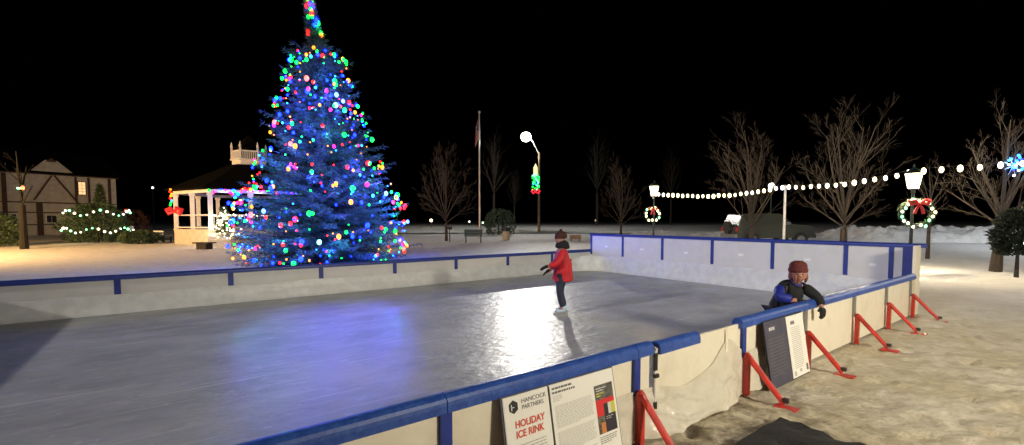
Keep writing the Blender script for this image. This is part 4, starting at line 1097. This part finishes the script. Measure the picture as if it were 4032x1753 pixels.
def person_body(root, head_c, head_r, fwd, nodes, edges):
    nodes['nose'] = (tuple(head_c + fwd * head_r * 1.12 - Vector((0, 0, head_r * .18))), head_r * .13)
    edges.append(('head', 'nose'))
    sd_ = Vector((0, 0, 1)).cross(fwd)
    for s, k in ((-1, 'ear_a'), (1, 'ear_b')):
        nodes[k] = (tuple(head_c + sd_ * s * head_r * 1.0 - Vector((0, 0, head_r * .1))), head_r * .16); edges.append(('head', k))
    return skin('body', nodes, edges, M['skin'], root)

# skater in the red jacket: glides along the rink, side-on, arms forward
SKP = Vector((ax(2212, 8.4), 8.4, ICE))
sk_ = thing('person', 'skater in red jacket, dark trousers and dark hat gliding on the ice', 'person', SKP, R(186))   # local +x ahead
hc = Vector((.03, 0, 1.425)); fw_ = Vector((1, 0, 0))
nd = {'pelvis': ((0, 0, .76), (.10, .12)), 'spine': ((-.01, 0, .95), (.09, .12)), 'chest': ((0, 0, 1.12), (.10, .13)), 'neck': ((.015, 0, 1.27), .05), 'jaw': ((.03, 0, 1.35), .075), 'head': (tuple(hc), .095), 'crown': ((.02, 0, 1.48), .075),
      'sl': ((0, .14, 1.18), .06), 'el': ((.12, .20, .98), .042), 'wl': ((.30, .18, .92), .03), 'sr': ((0, -.14, 1.18), .06), 'er': ((.05, -.19, .95), .042), 'wr': ((.20, -.17, .80), .03),
      'hl': ((0, .08, .70), .085), 'kl': ((.05, .08, .42), .06), 'al': ((-.03, .08, .12), .042), 'fl': ((.10, .08, .07), .04), 'hr': ((0, -.08, .70), .085), 'kr': ((.02, -.08, .42), .06), 'ar': ((-.07, -.08, .12), .042), 'fr': ((.05, -.08, .07), .04)}
ed = chain('pelvis', 'spine', 'chest', 'neck', 'jaw', 'head', 'crown') + chain('chest', 'sl', 'el', 'wl') + chain('chest', 'sr', 'er', 'wr') + chain('pelvis', 'hl', 'kl', 'al', 'fl') + chain('pelvis', 'hr', 'kr', 'ar', 'fr')
hand('l', nd, ed, 'wl', (1, -.1, -.35), (0, -.3, -1)); hand('r', nd, ed, 'wr', (1, .1, -.6), (0, .3, -1))
bdy = person_body(sk_, hc, .095, fw_, nd, ed); face(sk_, hc, .095)
jn = {'hem': ((-.05, 0, .60), (.185, .20)), 'waist': ((-.03, 0, .84), (.175, .19)), 'chest': ((-.01, 0, 1.08), (.16, .18)), 'collar': ((.01, 0, 1.24), (.085, .095)),
      'sl': ((0, .16, 1.17), .085), 'el': ((.13, .215, .975), .068), 'wl': ((.28, .185, .925), .05), 'sr': ((0, -.16, 1.17), .085), 'er': ((.06, -.21, .95), .068), 'wr': ((.18, -.175, .825), .05)}
skin('jacket', jn, chain('hem', 'waist', 'chest', 'collar') + chain('chest', 'sl', 'el', 'wl') + chain('chest', 'sr', 'er', 'wr'), M['redcoat'], sk_, root=1)
tn = {k: (nd[k][0], r) for k, r in (('pelvis', .115), ('hl', .088), ('kl', .075), ('hr', .088), ('kr', .075))}
tn['cl'] = ((-.025, .08, .13), .075); tn['cr'] = ((-.065, -.08, .13), .075)
skin('trousers', tn, chain('pelvis', 'hl', 'kl', 'cl') + chain('pelvis', 'hr', 'kr', 'cr'), M['navy'], sk_)
for s, (xo, y) in enumerate(((-.03, .08), (-.07, -.08))):
    bt = skin('skate', {'top': ((xo, y, .22), .058), 'ankle': ((xo, y, .12), .056), 'heel': ((xo - .01, y, .085), .05), 'ball': ((xo + .10, y, .078), .045), 'toe': ((xo + .17, y, .074), .036)}, chain('top', 'ankle', 'heel', 'ball', 'toe'), M['skate'], sk_)
    MB().box((xo + .065, y, .032), (.25, .008, .030)).box((xo, y, .045), (.03, .018, .03)).box((xo + .12, y, .045), (.03, .018, .03)).box((xo + .065, y, .008), (.28, .005, .022)).build('blade', M['chrome'], bt)
skin('scarf', {'a': ((-.01, 0, 1.22), (.15, .165)), 'b': ((-.015, 0, 1.29), (.145, .15)), 'c': ((-.03, 0, 1.36), (.115, .125)), 'd': ((-.05, 0, 1.40), (.08, .09))}, chain('a', 'b', 'c', 'd'), M['blackcloth'], sk_)
hat = MB().lathe([(.112, 1.425), (.118, 1.45), (.113, 1.495), (.09, 1.535), (.05, 1.558), (.004, 1.565)], 16, (.015, 0, 0)).build('hat', M['maroon'], sk_, True)
MB().ball((.015, 0, 1.575), .03, 8, 6).build('pompom', M['maroon'], hat, True)
for pre, w0, d_, y in (('glove', (.27, .187, .93), (1, -.1, -.35), 1), ('glove', (.175, -.175, .83), (1, .1, -.6), -1)):
    gn = {'w': (w0, .038)}; ge = []; hand('', gn, ge, 'w', d_, (0, -.3 * y, -1), 1.3, fat=1.45); skin('glove', gn, ge, M['blackcloth'], sk_, levels=1)

# child leaning over the near wall, facing out
LU = 5.27
lp = rk(LU, RW - .26, ICE)
c2 = thing('person', 'child in blue and black jacket and red hat leaning over the rink wall', 'person', lp, math.atan2(DV.y, DV.x) - R(22))      # local +x outward, over the wall
hc = Vector((.20, -.01, 1.155)); fw_ = Vector((.72, -.66, -.2)).normalized()
CT = SIDE          # cap top over the ice
nd = {'pelvis': ((-.16, 0, .60), (.10, .12)), 'spine': ((-.07, 0, .74), (.09, .115)), 'chest': ((.05, 0, .89), (.095, .125)), 'neck': ((.14, 0, 1.02), .048), 'jaw': ((.19, 0, 1.09), .07), 'head': (tuple(hc), .09), 'crown': ((.19, 0, 1.21), .075),
      'sl': ((.08, .15, .95), .055), 'el': ((.24, .23, .83), .04), 'wl': ((.36, .22, .70), .03), 'sr': ((.06, -.15, .94), .055), 'er': ((.20, -.31, CT + .06), .04), 'wr': ((.30, -.14, CT + .055), .03),
      'hl': ((-.17, .08, .54), .08), 'kl': ((-.16, .09, .31), .055), 'al': ((-.20, .09, .10), .04), 'fl': ((-.08, .09, .05), .036), 'hr': ((-.17, -.08, .54), .08), 'kr': ((-.17, -.09, .31), .055), 'ar': ((-.23, -.09, .10), .04), 'fr': ((-.11, -.09, .05), .036)}
ed = chain('pelvis', 'spine', 'chest', 'neck', 'jaw', 'head', 'crown') + chain('chest', 'sl', 'el', 'wl') + chain('chest', 'sr', 'er', 'wr') + chain('pelvis', 'hl', 'kl', 'al', 'fl') + chain('pelvis', 'hr', 'kr', 'ar', 'fr')
hand('l', nd, ed, 'wl', (.15, 0, -1), (-1, 0, 0)); hand('r', nd, ed, 'wr', (.3, 1, -.05), (.1, 0, -1))
person_body(c2, hc, .09, fw_, nd, ed); face(c2, hc, .09, fw_)
jn = {'hem': ((-.15, 0, .58), (.15, .16)), 'waist': ((-.08, 0, .74), (.14, .155)), 'chest': ((.04, 0, .88), (.14, .165)), 'collar': ((.13, 0, 1.00), (.085, .095))}
skin('jacket', {**jn, 'sr': ((.05, -.16, .94), .085), 'er': ((.18, -.31, CT + .075), .066), 'wr': ((.27, -.17, CT + .065), .05), 'sl': ((.08, .16, .95), .082), 'el': ((.25, .235, .82), .064), 'wl': ((.355, .225, .72), .048)},
     chain('hem', 'waist', 'chest', 'collar') + chain('chest', 'sr', 'er', 'wr') + chain('chest', 'sl', 'el', 'wl'), M['blackcloth'], c2, root=1); c2.scale = (.93, .93, .93)
skin('vest', {'a': ((-.06, .02, .66), (.165, .18)), 'b': ((.05, .02, .86), (.165, .188)), 'c': ((.13, .01, .985), (.11, .125))}, chain('a', 'b', 'c'), M['blackcloth'], c2)
skin('sleeve', {'s': ((.045, -.17, .945), .098), 'e': ((.175, -.315, CT + .08), .08), 'w': ((.26, -.18, CT + .07), .062)}, chain('s', 'e', 'w'), M['bluecoat'], c2)
skin('sleeve', {'s': ((.09, .165, .95), .093), 'e': ((.26, .24, .82), .075), 'w': ((.36, .228, .715), .058)}, chain('s', 'e', 'w'), M['blackcloth'], c2)
skin('trousers', {**{k: (nd[k][0], r) for k, r in (('pelvis', .13), ('hl', .10), ('kl', .075), ('hr', .10), ('kr', .075))}, 'cl': ((-.195, .09, .15), .06), 'cr': ((-.225, -.09, .15), .06)}, chain('pelvis', 'hl', 'kl', 'cl') + chain('pelvis', 'hr', 'kr', 'cr'), M['navy'], c2)
for y, xo in ((.09, -.20), (-.09, -.23)):
    bt = skin('skate', {'top': ((xo, y, .19), .055), 'ankle': ((xo, y, .11), .053), 'ball': ((xo + .10, y, .075), .042), 'toe': ((xo + .16, y, .072), .034)}, chain('top', 'ankle', 'ball', 'toe'), M['skate'], c2)
    MB().box((xo + .06, y, .025), (.25, .006, .046)).build('blade', M['chrome'], bt)
skin('scarf', {'a': ((.12, 0, 1.0), (.10, .115)), 'b': ((.16, 0, 1.045), (.09, .10))}, chain('a', 'b'), mat('blue_scarf', (.02, .02, .12), .85), c2)
h2 = MB().lathe([(.112, 1.165), (.122, 1.175), (.124, 1.215), (.114, 1.225), (.113, 1.26), (.095, 1.30), (.05, 1.325), (.004, 1.33)], 18, (.165, 0, 0)).build('hat', M['pinkred'], c2, True)
hn = {'t': ((.16, 0, 1.20), (.085, .095)), 'bk': ((.09, 0, 1.12), (.06, .09)), 'low': ((.08, 0, 1.02), (.05, .085))}
skin('hair', hn, chain('t', 'bk', 'low'), M['hair'], c2)
for s in (-1, 1): skin('hair', {'a': ((.21, s * .085, 1.17), .022), 'b': ((.22, s * .097, 1.09), .026), 'c': ((.20, s * .09, 1.01), .018)}, chain('a', 'b', 'c'), M['hair'], c2, levels=1)
for w0, d_, pn in (((.36, .224, .70), (.15, 0, -1), (-1, 0, 0)), ((.28, -.16, CT + .06), (.3, 1, -.05), (.1, 0, -1))):
    gn = {'w': (w0, .042)}; ge = []; hand('', gn, ge, 'w', d_, pn, 1.25, fat=1.45); skin('glove', gn, ge, M['blackcloth'], c2, levels=1)
